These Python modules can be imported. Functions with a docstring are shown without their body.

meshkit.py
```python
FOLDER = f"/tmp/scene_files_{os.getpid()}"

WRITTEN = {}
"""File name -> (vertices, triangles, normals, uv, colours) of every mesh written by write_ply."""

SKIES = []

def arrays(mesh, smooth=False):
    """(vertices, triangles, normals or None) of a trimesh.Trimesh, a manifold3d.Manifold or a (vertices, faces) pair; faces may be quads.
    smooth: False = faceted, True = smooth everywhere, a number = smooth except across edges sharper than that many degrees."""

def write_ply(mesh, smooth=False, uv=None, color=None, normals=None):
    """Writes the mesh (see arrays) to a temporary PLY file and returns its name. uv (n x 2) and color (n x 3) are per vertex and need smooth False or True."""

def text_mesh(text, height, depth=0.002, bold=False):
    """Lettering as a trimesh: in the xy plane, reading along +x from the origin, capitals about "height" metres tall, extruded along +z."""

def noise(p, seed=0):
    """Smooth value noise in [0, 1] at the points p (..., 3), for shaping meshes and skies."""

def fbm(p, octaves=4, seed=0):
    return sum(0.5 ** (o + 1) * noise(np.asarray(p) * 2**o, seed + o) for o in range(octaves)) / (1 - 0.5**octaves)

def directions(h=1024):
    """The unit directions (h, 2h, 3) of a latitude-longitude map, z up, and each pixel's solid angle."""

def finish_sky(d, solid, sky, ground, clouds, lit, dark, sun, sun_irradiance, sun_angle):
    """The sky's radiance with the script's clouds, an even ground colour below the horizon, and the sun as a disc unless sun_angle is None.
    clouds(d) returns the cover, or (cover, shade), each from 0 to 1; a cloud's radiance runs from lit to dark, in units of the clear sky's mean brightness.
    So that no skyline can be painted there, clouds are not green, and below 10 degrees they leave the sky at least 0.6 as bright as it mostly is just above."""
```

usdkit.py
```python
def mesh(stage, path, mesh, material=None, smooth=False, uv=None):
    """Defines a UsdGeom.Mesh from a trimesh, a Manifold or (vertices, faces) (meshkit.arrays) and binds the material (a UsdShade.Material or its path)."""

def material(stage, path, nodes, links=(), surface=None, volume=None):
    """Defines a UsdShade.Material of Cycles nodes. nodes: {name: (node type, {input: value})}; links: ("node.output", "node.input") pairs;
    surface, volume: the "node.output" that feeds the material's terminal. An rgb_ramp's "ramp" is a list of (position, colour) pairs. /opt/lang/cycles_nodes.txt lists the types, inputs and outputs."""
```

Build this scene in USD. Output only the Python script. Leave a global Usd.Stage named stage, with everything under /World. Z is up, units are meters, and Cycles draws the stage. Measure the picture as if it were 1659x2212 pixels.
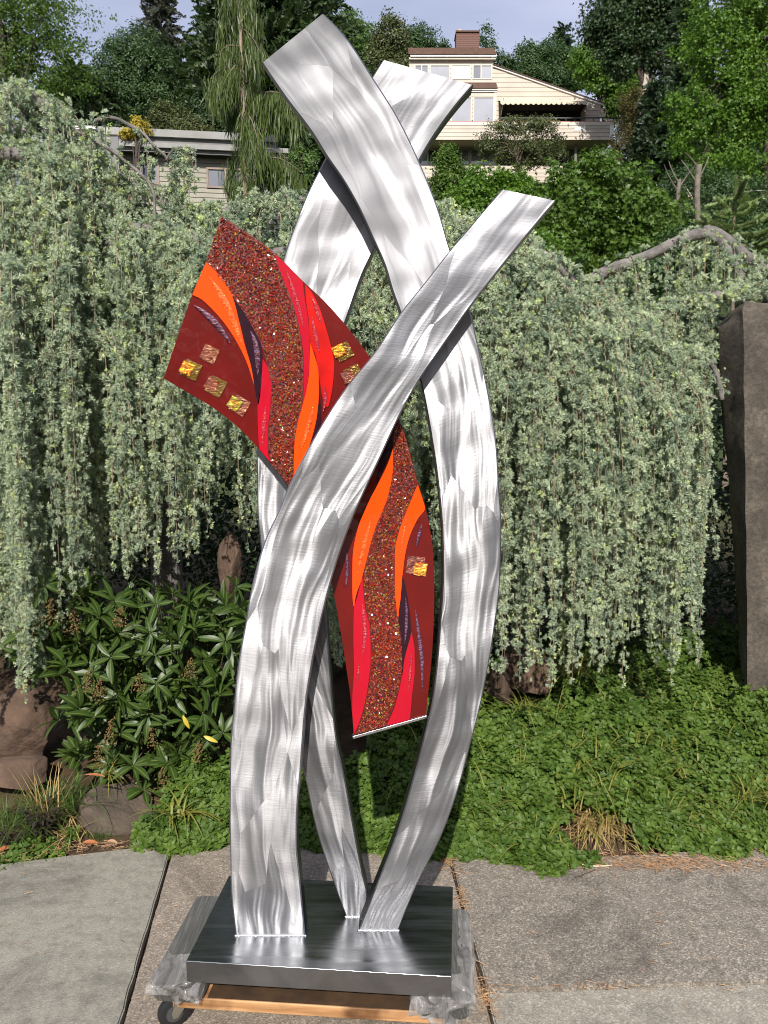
import math
import numpy as np
import trimesh
import shapely
from shapely.geometry import Polygon, LineString, box as sbox
from scipy.interpolate import CubicSpline, PchipInterpolator
from pxr import Usd, UsdGeom, UsdLux, UsdShade, Gf, Sdf, Vt
import usdkit
import meshkit

stage = Usd.Stage.CreateInMemory()
UsdGeom.SetStageUpAxis(stage, UsdGeom.Tokens.z)
UsdGeom.SetStageMetersPerUnit(stage, 1.0)
UsdGeom.Xform.Define(stage, '/World')
UsdGeom.Scope.Define(stage, '/World/Looks')

# ------------------------------------------------------------------ camera
CAM_H, PITCH, F, CX, CY = 1.55, math.radians(6.5), 1838.0, 829.5, 1106.0   # measured on a 1659 x 2212 copy of the photograph
EYE = np.array([0.0, 0.0, CAM_H])
FWD = np.array([0.0, math.cos(PITCH), -math.sin(PITCH)])
UPV = np.array([0.0, math.sin(PITCH), math.cos(PITCH)])
RGT = np.array([1.0, 0.0, 0.0])
cam = UsdGeom.Camera.Define(stage, '/World/camera')
cam.CreateHorizontalApertureAttr(24.0)
cam.CreateVerticalApertureAttr(32.0)
cam.CreateFocalLengthAttr(24.0 * F / 1659.0)
cam.CreateClippingRangeAttr(Gf.Vec2f(0.05, 5000))
cam.CreateExposureAttr(0.32)
cam.AddTransformOp().Set(Gf.Matrix4d(*RGT, 0, *UPV, 0, *(-FWD), 0, *EYE, 1))

# ------------------------------------------------------------------ sky and sun
SUN_EL = math.radians(37.5)
SUN_XY = np.array([-0.05, -1.0]) / np.hypot(0.05, 1.0)
SUN_DIR = np.array([SUN_XY[0] * math.cos(SUN_EL), SUN_XY[1] * math.cos(SUN_EL), math.sin(SUN_EL)])
dome = UsdLux.DomeLight.Define(stage, '/World/sky')
dome.GetPrim().SetCustomDataByKey('kind', 'structure')
dome.GetPrim().SetCustomDataByKey('label', 'pale blue morning sky with thin high cloud')
sky_mat = usdkit.material(stage, '/World/Looks/sky', {
    'co': ('texture_coordinate', {}),
    'sky': ('sky_texture', {'sky_type': 'single_scattering', 'sun_disc': False, 'sun_elevation': SUN_EL,
                            'sun_rotation': math.atan2(SUN_XY[0], SUN_XY[1]), 'air_density': 1.0, 'aerosol_density': 1.6, 'ozone_density': 1.6}),
    'map': ('mapping', {'scale': (2.0, 2.0, 7.0)}),
    'n': ('noise_texture', {'scale': 1.3, 'detail': 5.0, 'roughness': 0.55, 'distortion': 0.4}),
    'r': ('rgb_ramp', {'ramp': [(0.25, (0.35, 0.35, 0.35)), (0.8, (0.75, 0.75, 0.75))]}),
    'mix': ('mix_color', {'b': (8.6, 8.9, 11.4), 'use_clamp': False}),
    'bg': ('background_shader', {'strength': 0.082})},
    [('co.generated', 'map.vector'), ('map.vector', 'n.vector'), ('n.fac', 'r.fac'), ('r.color', 'mix.fac'),
     ('sky.color', 'mix.a'), ('mix.result', 'bg.color')], surface='bg.background')
UsdShade.MaterialBindingAPI.Apply(dome.GetPrim()).Bind(sky_mat)
sun = UsdLux.DistantLight.Define(stage, '/World/sun')
sun.CreateIntensityAttr(1.25)
sun.CreateAngleAttr(0.5)
sun.CreateNormalizeAttr(True)
sun.CreateColorAttr(Gf.Vec3f(1.0, 0.95, 0.87))
_z = SUN_DIR
_x = np.cross([0, 0, 1.0], _z); _x /= np.linalg.norm(_x)
_y = np.cross(_z, _x)
sun.AddTransformOp().Set(Gf.Matrix4d(*_x, 0, *_y, 0, *_z, 0, 0, 0, 30, 1))

# ------------------------------------------------------------------ measuring the photograph
def ray(px, py):
    return FWD + (px - CX) / F * RGT + (CY - py) / F * UPV

def at(px, py, y, k=0.0, z0=0.0):
    """The point under a pixel on the upright plane Y = y + k (Z - z0)."""
    d = ray(px, py)
    t = (y + k * (EYE[2] - z0) - EYE[1]) / (d[1] - k * d[2])
    return EYE + t * d

def on(px, py, z=0.0):
    """The point under a pixel at height z."""
    d = ray(px, py)
    return EYE + (z - EYE[2]) / d[2] * d

def pix(q):
    """The pixels under points (n, 3)."""
    d = np.atleast_2d(q) - EYE
    w = d @ FWD
    return np.stack([CX + F * (d @ RGT) / w, CY - F * (d @ UPV) / w], 1)

def mpp(y):
    """Metres per measured pixel at depth y."""
    return y / F * 1.0

# ------------------------------------------------------------------ helpers
used, origin = {}, {}
GROUPS = {'boulder': 'boulders in the garden bed', 'sedge_clump': 'sedge clumps in the garden bed', 'dry_grass': 'dry stalks by the left slab', 'grass_tuft': 'grass tufts by the left slab',
          'fallen_leaf': 'fallen leaves along the pavement edge', 'weed': 'weeds at the pavement edge', 'weeping_cedar': 'weeping cedars behind the sculpture', 'maple_tree': 'background maples',
          'cypress_tree': 'dark background conifers', 'spruce_tree': 'background spruces', 'alder_tree': 'trees beside the hillside house', 'shrub': 'background shrubs', 'leafy_shrub': 'leafy bushes below the hillside house', 'stump': 'pale stumps'}

def path_for(name, parent):
    base = (parent or '/World') + '/'
    n = used.get(base + name, 0)
    used[base + name] = n + 1
    return base + (name if n == 0 else f'{name}_{n:03d}')

def keys(p, label=None, cat=None, group=None, kind=None):
    for k, v in (('label', label), ('category', cat), ('group', group), ('kind', kind)):
        if v:
            p.SetCustomDataByKey(k, v)

def thing(name, label, cat, loc=(0, 0, 0), group=None, kind=None):
    p = path_for(name, None)
    x = UsdGeom.Xform.Define(stage, p)
    x.AddTranslateOp().Set(Gf.Vec3d(*map(float, loc)))
    origin[p] = np.array(loc, float)
    keys(x.GetPrim(), label, cat, group or GROUPS.get(name), kind)
    return p

def org(parent):
    return origin.get(parent, np.zeros(3))

def obj(name, mesh, m, parent=None, smooth=False, uv=None, label=None, cat=None, group=None, kind=None):
    """One Mesh prim. The mesh is in world coordinates; the parent's place is taken off."""
    p = path_for(name, parent)
    if hasattr(mesh, 'vertices'):
        v, f = np.array(mesh.vertices), np.array(mesh.faces)
    else:
        v, f = np.asarray(mesh[0], float), np.asarray(mesh[1], int)
    o = org(parent)
    usdkit.mesh(stage, p, (v - o, f), m, smooth=smooth, uv=uv)
    origin[p] = o
    keys(stage.GetPrimAtPath(p), label, cat, group or (None if parent else GROUPS.get(name)), kind)
    return p

def quats(dirs, spin, rng):
    """Quaternions (xyzw) turning +z to dirs after a spin about z."""
    d = dirs / np.maximum(np.linalg.norm(dirs, axis=1, keepdims=True), 1e-9)
    w = 1 + d[:, 2]
    q = np.stack([-d[:, 1], d[:, 0], np.zeros(len(d)), w], 1)
    bad = w < 1e-6
    q[bad] = [1, 0, 0, 0]
    q /= np.linalg.norm(q, axis=1, keepdims=True)
    s, c = np.sin(spin / 2), np.cos(spin / 2)
    x, y, z, w = q.T
    return np.stack([x * c + y * s, y * c - x * s, z * c + w * s, w * c - z * s], 1)

def scatter(name, parent, protos, pos, dirs, scales, idx, rng, spin=None, kind='stuff', label=None, cat=None):
    """A PointInstancer of small meshes (protos: (name, mesh, material))."""
    p = path_for(name, parent)
    pi = UsdGeom.PointInstancer.Define(stage, p)
    rel = pi.CreatePrototypesRel()
    for n, mesh, m in protos:
        k = path_for(n, p)
        usdkit.mesh(stage, k, mesh, m)
        rel.AddTarget(k)
    n = len(pos)
    spin = rng.uniform(0, 2 * math.pi, n) if spin is None else spin
    sc = np.asarray(scales, np.float32)
    sc = np.repeat(sc[:, None], 3, 1) if sc.ndim == 1 else sc
    pi.CreatePositionsAttr(Vt.Vec3fArray.FromNumpy((pos - org(parent)).astype(np.float32)))
    pi.CreateOrientationsAttr(Vt.QuathArray.FromNumpy(quats(dirs, spin, rng).astype(np.float16)))
    pi.CreateScalesAttr(Vt.Vec3fArray.FromNumpy(np.ascontiguousarray(sc)))
    pi.CreateProtoIndicesAttr(Vt.IntArray.FromNumpy(np.asarray(idx, np.int32)))
    keys(pi.GetPrim(), label, cat, None, kind)
    return p

def cat_mesh(ms):
    return trimesh.util.concatenate(ms)

def soup(parts):
    """Joins (vertices, faces) pairs."""
    vs, fs, n = [], [], 0
    for v, f in parts:
        vs.append(v); fs.append(np.asarray(f) + n); n += len(v)
    return np.vstack(vs), np.vstack(fs)

def bx(x0, x1, y0, y1, z0, z1):
    m = trimesh.creation.box((x1 - x0, y1 - y0, z1 - z0))
    m.apply_translation(((x0 + x1) / 2, (y0 + y1) / 2, (z0 + z1) / 2))
    return m

def ext(poly, yf, t):
    """A polygon of the xz plane, its front at y = yf, t deep away from the viewer."""
    ms = []
    for g in getattr(poly, 'geoms', [poly]):
        if g.is_empty or g.geom_type != 'Polygon' or g.area < 1e-7:
            continue
        m = trimesh.creation.extrude_polygon(g, t, engine='earcut')
        v = m.vertices
        m.vertices = np.stack([v[:, 0], yf + t - v[:, 2], v[:, 1]], 1)
        ms.append(m)
    return cat_mesh(ms) if ms else None

def slab(poly, z0, z1):
    m = trimesh.creation.extrude_polygon(poly, z1 - z0, engine='earcut')
    m.apply_translation((0, 0, z0))
    return m

def tube(pts, radii, sides=8, cap=True):
    pts = np.asarray(pts, float)
    n = len(pts)
    radii = np.broadcast_to(np.asarray(radii, float), (n,))
    t = np.gradient(pts, axis=0)
    t /= np.maximum(np.linalg.norm(t, axis=1, keepdims=True), 1e-9)
    ref = np.array([0.31, 0.77, 0.55]) if abs(t[0] @ [0, 0, 1.0]) > 0.9 else np.array([0, 0, 1.0])
    a = np.cross(t, ref); a /= np.maximum(np.linalg.norm(a, axis=1, keepdims=True), 1e-9)
    b = np.cross(t, a)
    ang = np.arange(sides) / sides * 2 * math.pi
    ring = a[:, None] * np.cos(ang)[None, :, None] + b[:, None] * np.sin(ang)[None, :, None]
    v = (pts[:, None] + ring * radii[:, None, None]).reshape(-1, 3)
    i = np.arange(n - 1)[:, None] * sides + np.arange(sides)[None]
    j = np.arange(n - 1)[:, None] * sides + (np.arange(sides)[None] + 1) % sides
    f = np.concatenate([np.stack([i, j, j + sides], -1).reshape(-1, 3), np.stack([i, j + sides, i + sides], -1).reshape(-1, 3)])
    if cap:
        v = np.vstack([v, pts[0], pts[-1]])
        k = np.arange(sides)
        f = np.vstack([f, np.stack([np.full(sides, n * sides), (k + 1) % sides, k], 1),
                       np.stack([np.full(sides, n * sides + 1), (n - 1) * sides + k, (n - 1) * sides + (k + 1) % sides], 1)])
    return v, f

def spline(pts, n):
    pts = np.asarray(pts, float)
    s = np.r_[0, np.cumsum(np.linalg.norm(np.diff(pts, axis=0), axis=1))]
    return PchipInterpolator(s, pts)(np.linspace(0, s[-1], n))

def lathe(profile, n=24):
    """(radius, height) pairs about z."""
    return trimesh.creation.revolve(np.asarray(profile, float), sections=n)

# ------------------------------------------------------------------ materials
LK = '/World/Looks/'
_mats = {}

def mat(name, nodes, links, surface='p.BSDF', volume=None):
    if name not in _mats:
        _mats[name] = usdkit.material(stage, LK + name, nodes, links, surface=surface, volume=volume)
    return _mats[name]

def plain(name, color, rough=0.6, metal=0.0, var=0.25, scale=6.0, bump=0.0, bump_scale=40.0, coat=0.0, spec=0.5):
    c = np.array(color, float)
    nodes = {'g': ('geometry', {}),
             'n': ('noise_texture', {'scale': scale, 'detail': 5.0, 'roughness': 0.6}),
             'r': ('rgb_ramp', {'ramp': [(0.25, tuple(c * (1 - var))), (0.75, tuple(np.minimum(c * (1 + var), 1)))]}),
             'p': ('principled_bsdf', {'roughness': rough, 'metallic': metal, 'coat_weight': coat, 'specular_ior_level': spec})}
    links = [('g.position', 'n.vector'), ('n.fac', 'r.fac'), ('r.color', 'p.base_color')]
    if bump:
        nodes['n2'] = ('noise_texture', {'scale': bump_scale, 'detail': 4.0, 'roughness': 0.65})
        nodes['b'] = ('bump', {'strength': 0.8, 'distance': bump})
        links += [('g.position', 'n2.vector'), ('n2.fac', 'b.height'), ('b.normal', 'p.normal')]
    return mat(name, nodes, links)

def leaf(name, c1, c2, rough=0.45, trans=0.35, spec=0.4, tint=(1.25, 1.3, 0.7), patch=2.2, patchy=0.6):
    """Foliage: every instance takes its own tone between c1 and c2."""
    t1 = tuple(np.minimum(np.array(c1) * tint, 1)); t2 = tuple(np.minimum(np.array(c2) * tint, 1))
    return mat(name, {
        'o': ('object_info', {}), 'g': ('geometry', {}),
        'n': ('noise_texture', {'scale': patch, 'detail': 2.0}),
        'a': ('math', {'math_type': 'multiply_add', 'value2': 0.55, 'value3': 0.0}),
        'ad': ('math', {'math_type': 'multiply_add', 'value2': patchy, 'value3': 0.25 - 0.5 * patchy}),
        's': ('math', {'math_type': 'add', 'use_clamp': True}),
        'r': ('rgb_ramp', {'ramp': [(0.0, c1), (1.0, c2)]}),
        'r2': ('rgb_ramp', {'ramp': [(0.0, t1), (1.0, t2)]}),
        'p': ('principled_bsdf', {'roughness': rough, 'specular_ior_level': spec}),
        't': ('translucent_bsdf', {}),
        'm': ('mix_closure', {'fac': trans})},
        [('o.random', 'a.value1'), ('g.position', 'n.vector'), ('n.fac', 'ad.value1'), ('a.value', 's.value1'), ('ad.value', 's.value2'),
         ('s.value', 'r.fac'), ('s.value', 'r2.fac'), ('r.color', 'p.base_color'), ('r2.color', 't.color'),
         ('p.BSDF', 'm.closure1'), ('t.BSDF', 'm.closure2')], surface='m.closure')

def island(name, c1, c2, rough=0.5, trans=0.0, spec=0.4):
    """As leaf(), but the tone changes from one piece of the mesh to the next."""
    return mat(name, {
        'g': ('geometry', {}), 'r': ('rgb_ramp', {'ramp': [(0.0, c1), (1.0, c2)]}),
        'p': ('principled_bsdf', {'roughness': rough, 'specular_ior_level': spec}),
        't': ('translucent_bsdf', {}), 'm': ('mix_closure', {'fac': trans})},
        [('g.random_per_island', 'r.fac'), ('r.color', 'p.base_color'), ('r.color', 't.color'), ('p.BSDF', 'm.closure1'), ('t.BSDF', 'm.closure2')], surface='m.closure')
# ================================================================== ground and pavement
def smooth_step(a, b, x):
    t = np.clip((x - a) / (b - a), 0, 1)
    return t * t * (3 - 2 * t)

_HY = np.array([-2000, 2.85, 3.1, 4.0, 5.5, 9, 24, 34, 45, 60, 100, 200, 3000.0])
_HZ = np.array([-0.03, -0.03, 0.02, 0.16, 0.45, 1.2, 6.0, 9.0, 12.2, 14.5, 17, 18, 18.0])

def ground_z(x, y):
    z = np.interp(y, _HY, _HZ)
    p = np.stack([np.asarray(x, float) * 1.7, np.asarray(y, float) * 1.7, np.zeros_like(np.asarray(x, float))], -1)
    return z + (meshkit.fbm(p, 3, 5) - 0.5) * 0.10 * smooth_step(2.9, 3.6, y)

def grid_axis(stops):
    return np.unique(np.concatenate([np.arange(a, b, s) for a, b, s in stops]))

gx = grid_axis([(-1500, -60, 60), (-60, -6, 3), (-6, 6, 0.12), (6, 60, 3), (60, 1501, 60)])
gy = grid_axis([(-1500, -60, 60), (-60, -6, 3), (-6, 2.4, 0.6), (2.4, 6, 0.08), (6, 60, 1.5), (60, 1801, 60)])
XX, YY = np.meshgrid(gx, gy)
ZZ = ground_z(XX, YY)
nx, ny = len(gx), len(gy)
i = (np.arange(ny - 1)[:, None] * nx + np.arange(nx - 1)[None]).ravel()
gf = np.concatenate([np.stack([i, i + 1, i + nx + 1], 1), np.stack([i, i + nx + 1, i + nx], 1)])
soil = mat('soil', {
    'g': ('geometry', {}), 'n': ('noise_texture', {'scale': 9.0, 'detail': 8.0, 'roughness': 0.7}),
    'n2': ('noise_texture', {'scale': 0.15, 'detail': 4.0}), 'xyz': ('separate_xyz', {}),
    'far': ('map_range', {'from_min': 5.0, 'from_max': 8.0, 'clamp': True}),
    'back': ('map_range', {'from_min': -9.0, 'from_max': -5.0, 'to_min': 1.0, 'to_max': 0.0, 'clamp': True}),
    'mx': ('math', {'math_type': 'maximum'}),
    'r': ('rgb_ramp', {'ramp': [(0.3, (0.028, 0.019, 0.012)), (0.7, (0.11, 0.07, 0.042))]}),
    'r2': ('rgb_ramp', {'ramp': [(0.3, (0.02, 0.035, 0.012)), (0.7, (0.06, 0.08, 0.025))]}),
    'm': ('mix', {}), 'b': ('bump', {'strength': 0.9, 'distance': 0.02}), 'p': ('principled_bsdf', {'roughness': 0.95, 'specular_ior_level': 0.2})},
    [('g.position', 'n.vector'), ('g.position', 'n2.vector'), ('g.position', 'xyz.vector'), ('xyz.y', 'far.value'), ('xyz.y', 'back.value'),
     ('far.result', 'mx.value1'), ('back.result', 'mx.value2'), ('mx.value', 'm.fac'), ('n.fac', 'r.fac'), ('n.fac', 'r2.fac'),
     ('r.color', 'm.color1'), ('r2.color', 'm.color2'), ('m.color', 'p.base_color'), ('n.fac', 'b.height'), ('b.normal', 'p.normal')])
obj('ground', (np.stack([XX, YY, ZZ], -1).reshape(-1, 3), gf), soil, smooth=True, kind='structure', label='brown garden soil rising behind the pavement into a wooded hillside')

def concrete(name, lo, hi, speck, stain):
    """Concrete: exposed stones of many tones in a cement ground, with soft wear."""
    return mat(name, {
        'g': ('geometry', {}),
        'v': ('voronoi_texture', {'scale': 215.0, 'randomness': 1.0}),
        'sep': ('separate_color', {}),
        'vr': ('rgb_ramp', {'ramp': [(0.0, tuple(np.array(lo) * 0.38)), (0.3, tuple(np.array(lo) * 0.85)), (0.6, lo), (0.85, hi), (1.0, tuple(np.minimum(np.array(hi) * 1.6, 0.8)))]}),
        'n': ('noise_texture', {'scale': 260.0, 'detail': 3.0}),
        'nr': ('rgb_ramp', {'ramp': [(0.3, lo), (0.7, hi)]}),
        'm1': ('mix', {'fac': speck}),
        'n2': ('noise_texture', {'scale': 2.6, 'detail': 8.0, 'roughness': 0.7, 'distortion': 0.9}),
        'sr': ('rgb_ramp', {'ramp': [(0.34, (1 - stain * 1.15,) * 3), (0.50, (1, 1, 1)), (0.75, (1.0 + stain * 0.25,) * 3)]}),
        'n3': ('noise_texture', {'scale': 22.0, 'detail': 6.0, 'roughness': 0.7}),
        'tr': ('rgb_ramp', {'ramp': [(0.33, (1 - stain * 0.8,) * 3), (0.55, (1, 1, 1))]}),
        'm2': ('mix', {'mix_type': 'multiply', 'fac': 1.0}),
        'm3': ('mix', {'mix_type': 'multiply', 'fac': 1.0}),
        'h': ('math', {'math_type': 'multiply_add', 'value2': 0.7, 'value3': 0.0}),
        'b': ('bump', {'strength': 0.6, 'distance': 0.0025 * (0.4 + speck)}),
        'p': ('principled_bsdf', {'roughness': 0.88, 'specular_ior_level': 0.3})},
        [('g.position', 'v.vector'), ('v.color', 'sep.color'), ('sep.r', 'vr.fac'), ('g.position', 'n.vector'), ('n.fac', 'nr.fac'),
         ('nr.color', 'm1.color1'), ('vr.color', 'm1.color2'), ('g.position', 'n2.vector'), ('n2.fac', 'sr.fac'), ('g.position', 'n3.vector'), ('n3.fac', 'tr.fac'),
         ('m1.color', 'm2.color1'), ('sr.color', 'm2.color2'), ('m2.color', 'm3.color1'), ('tr.color', 'm3.color2'), ('m3.color', 'p.base_color'),
         ('v.distance', 'h.value1'), ('n.fac', 'h.value3'), ('h.value', 'b.height'), ('b.normal', 'p.normal')])

M_LEFT = concrete('smooth_concrete', (0.225, 0.21, 0.172), (0.30, 0.285, 0.238), 0.25, 0.36)
M_MID = concrete('pebbled_concrete', (0.235, 0.195, 0.155), (0.315, 0.268, 0.218), 0.6, 0.26)
M_RIGHT = concrete('grey_pebbled_concrete', (0.205, 0.178, 0.145), (0.315, 0.28, 0.232), 0.68, 0.34)
M_LOW = concrete('pale_concrete', (0.26, 0.235, 0.19), (0.37, 0.34, 0.285), 0.45, 0.28)

def g2(px, py):
    return on(px, py, 0.0)[:2]

pav = thing('pavement', 'concrete footpath of pebbled and smooth slabs in front of the garden bed', None, (0, 2.3, 0), kind='structure')
gap = 0.006
J1a, J1b = g2(374, 1823), g2(262, 2212)          # joint left of the trolley
J2a, J2b = g2(970, 1846), g2(1066, 2212)         # joint right of the trolley
HL, HR0, HR1 = g2(284, 2157), g2(1055, 2141), g2(1659, 2122)
def along(a, b, y):
    return a + (b - a) * (y - a[1]) / (b[1] - a[1])
rngp = np.random.default_rng(3)
def slab_part(pts, m):
    """One slab with weathered, slightly ragged edges."""
    pg = Polygon([tuple(p) for p in pts]).buffer(-gap, join_style=2)
    ring = np.array(pg.segmentize(0.03).exterior.coords)[:-1]
    c = ring.mean(0)
    wob = (meshkit.fbm(np.c_[ring * 14, np.zeros(len(ring))], 3, 9) - 0.5) * 0.010
    d = ring - c
    ring = ring + d / np.linalg.norm(d, axis=1, keepdims=True) * wob[:, None]
    n = len(ring)
    inner = np.array(Polygon(ring).buffer(-0.006).exterior.coords)
    top = slab(Polygon(ring).buffer(-0.004), -0.02, 0.0)
    low = slab(Polygon(ring), -0.08, -0.005)
    return obj('paving_slab', cat_mesh([low, top]), m, pav)
yb = -9.0
e0, e1, e2, e3 = g2(-260, 1893), g2(30, 1861), g2(262, 1832), g2(374, 1823)
slab_part([e0, e1, e2, e3, along(J1a, J1b, 0.35), (-3.2, 0.35), (-3.2, e0[1])], M_LEFT)
slab_part([along(J1a, J1b, 0.35), (-3.2, 0.35), (-3.2, yb), along(J1a, J1b, 0.35) * 0 + [-0.9, yb]], M_LEFT)
hm_l, hm_r = along(J1a, J1b, HL[1]), along(J2a, J2b, HR0[1])
slab_part([J1a, g2(500, 1818), g2(760, 1826), J2a, hm_r, hm_l], M_MID)
slab_part([hm_l, hm_r, along(J2a, J2b, -0.2), along(J1a, J1b, -0.2)], M_MID)
slab_part([along(J1a, J1b, -0.2), along(J2a, J2b, -0.2), (0.9, yb), (-0.9, yb)], M_MID)
slab_part([J2a, g2(1180, 1852), g2(1420, 1842), g2(1700, 1822), (3.6, 2.98), (3.6, HR1[1] + 0.02), HR1, hm_r], M_RIGHT)
slab_part([hm_r, HR1, (3.6, HR1[1] + 0.02), (3.6, 0.4), along(J2a, J2b, 0.4)], M_LOW)
slab_part([along(J2a, J2b, 0.4), (3.6, 0.4), (3.6, yb), (0.9, yb)], M_LOW)

# ================================================================== the sculpture
def brushed(name, u0, u1, low, tone=1.0):
    """Ground steel: overlapping grinder strokes along the arm, fading into a smoother, softly dented face between u0 and u1 metres from the foot."""
    return mat(name, {
    'st': ('attribute', {'attribute': 'st'}), 'tg': ('attribute', {'attribute': 'tang'}), 'sx': ('separate_xyz', {}),
    'amp': ('map_range', {'from_min': u0, 'from_max': u1, 'to_min': 1.0, 'to_max': low, 'clamp': True}),
    'mpv': ('mapping', {'scale': (2.6, 12.0, 1.0)}),
    'vor': ('voronoi_texture', {'scale': 1.0, 'randomness': 1.0}),
    'wob': ('noise_texture', {'scale': 3.0, 'detail': 2.0}),
    'wsub': ('vector_math', {'math_type': 'subtract', 'vector2': (0.5, 0.5, 0.5)}),
    'wsc': ('vector_math', {'math_type': 'multiply', 'vector2': (0.0, 0.075, 0.0)}),
    'wadd': ('vector_math', {'math_type': 'add'}),
    'psc': ('vector_math', {'math_type': 'multiply', 'vector2': (0.0, 0.09, 0.0)}),
    'padd': ('vector_math', {'math_type': 'add'}),
    'mp': ('mapping', {'scale': (1.9, 15.0, 1.0)}),
    'band': ('noise_texture', {'scale': 1.0, 'detail': 1.8, 'roughness': 0.42, 'distortion': 0.35}),
    'mp2': ('mapping', {'scale': (230.0, 30.0, 1.0)}),
    'rip': ('noise_texture', {'scale': 1.0, 'detail': 1.0}),
    'mp3': ('mapping', {'scale': (4.2, 3.0, 1.0), 'location': (u0 * 7.0, 1.3, 0.0)}),
    'slow': ('noise_texture', {'scale': 1.0, 'detail': 2.0, 'roughness': 0.4}),
    'mp4': ('mapping', {'scale': (2.2, 90.0, 1.0)}),
    'fine': ('noise_texture', {'scale': 1.0, 'detail': 2.0}),
    'h1': ('math', {'math_type': 'multiply_add', 'value2': 0.018, 'value3': 0.0}),
    'h3': ('math', {'math_type': 'multiply_add', 'value2': 0.016, 'value3': 0.0}),
    'hm': ('math', {'math_type': 'multiply'}),
    'b0': ('bump', {'strength': 1.0, 'distance': 0.030}),
    'b': ('bump', {'strength': 1.0, 'distance': 0.0155}),
    'sepv': ('separate_color', {}),
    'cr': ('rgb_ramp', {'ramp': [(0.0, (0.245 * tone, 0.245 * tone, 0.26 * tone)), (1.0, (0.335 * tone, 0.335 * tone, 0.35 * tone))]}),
    'rr': ('map_range', {'from_min': 0.3, 'from_max': 0.7, 'to_min': 0.50, 'to_max': 0.60}),
    'p': ('principled_bsdf', {'metallic': 1.0, 'anisotropic': 0.2}),
    'q': ('principled_bsdf', {'metallic': 1.0, 'roughness': 0.41, 'anisotropic': 0.90}),
    'mx': ('mix_closure', {'fac': 0.48})},
    [('st.vector', 'wob.vector'), ('wob.color', 'wsub.vector1'), ('wsub.vector', 'wsc.vector1'), ('st.vector', 'wadd.vector1'), ('wsc.vector', 'wadd.vector2'),
     ('wadd.vector', 'mpv.vector'), ('mpv.vector', 'vor.vector'), ('vor.color', 'psc.vector1'), ('wadd.vector', 'padd.vector1'), ('psc.vector', 'padd.vector2'),
     ('padd.vector', 'mp.vector'), ('mp.vector', 'band.vector'), ('padd.vector', 'mp2.vector'), ('mp2.vector', 'rip.vector'), ('padd.vector', 'mp4.vector'), ('mp4.vector', 'fine.vector'),
     ('st.vector', 'mp3.vector'), ('mp3.vector', 'slow.vector'), ('slow.fac', 'b0.height'), ('b0.normal', 'b.normal'), ('st.vector', 'sx.vector'), ('sx.x', 'amp.value'),
     ('fine.fac', 'h3.value1'), ('band.fac', 'h3.value3'), ('rip.fac', 'h1.value1'), ('h3.value', 'h1.value3'), ('h1.value', 'hm.value1'), ('amp.result', 'hm.value2'), ('hm.value', 'b.height'), ('b.normal', 'p.normal'),
     ('vor.color', 'sepv.color'), ('sepv.r', 'cr.fac'), ('cr.color', 'p.base_color'), ('slow.fac', 'rr.value'), ('rr.result', 'p.roughness'), ('tg.vector', 'p.tangent'),
     ('tg.vector', 'q.tangent'), ('b.normal', 'q.normal'), ('cr.color', 'q.base_color'), ('p.BSDF', 'mx.closure1'), ('q.BSDF', 'mx.closure2')], surface='mx.closure')
STEELS = [brushed('brushed_steel', 1.6, 2.0, 0.55, 1.2), brushed('brushed_steel_smooth_end', 1.35, 1.75, 0.22, 0.93), brushed('brushed_steel_soft', 1.2, 1.7, 0.32, 0.9)]  # last factor puts each arm's reflected brightness into its steel colour
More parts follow.
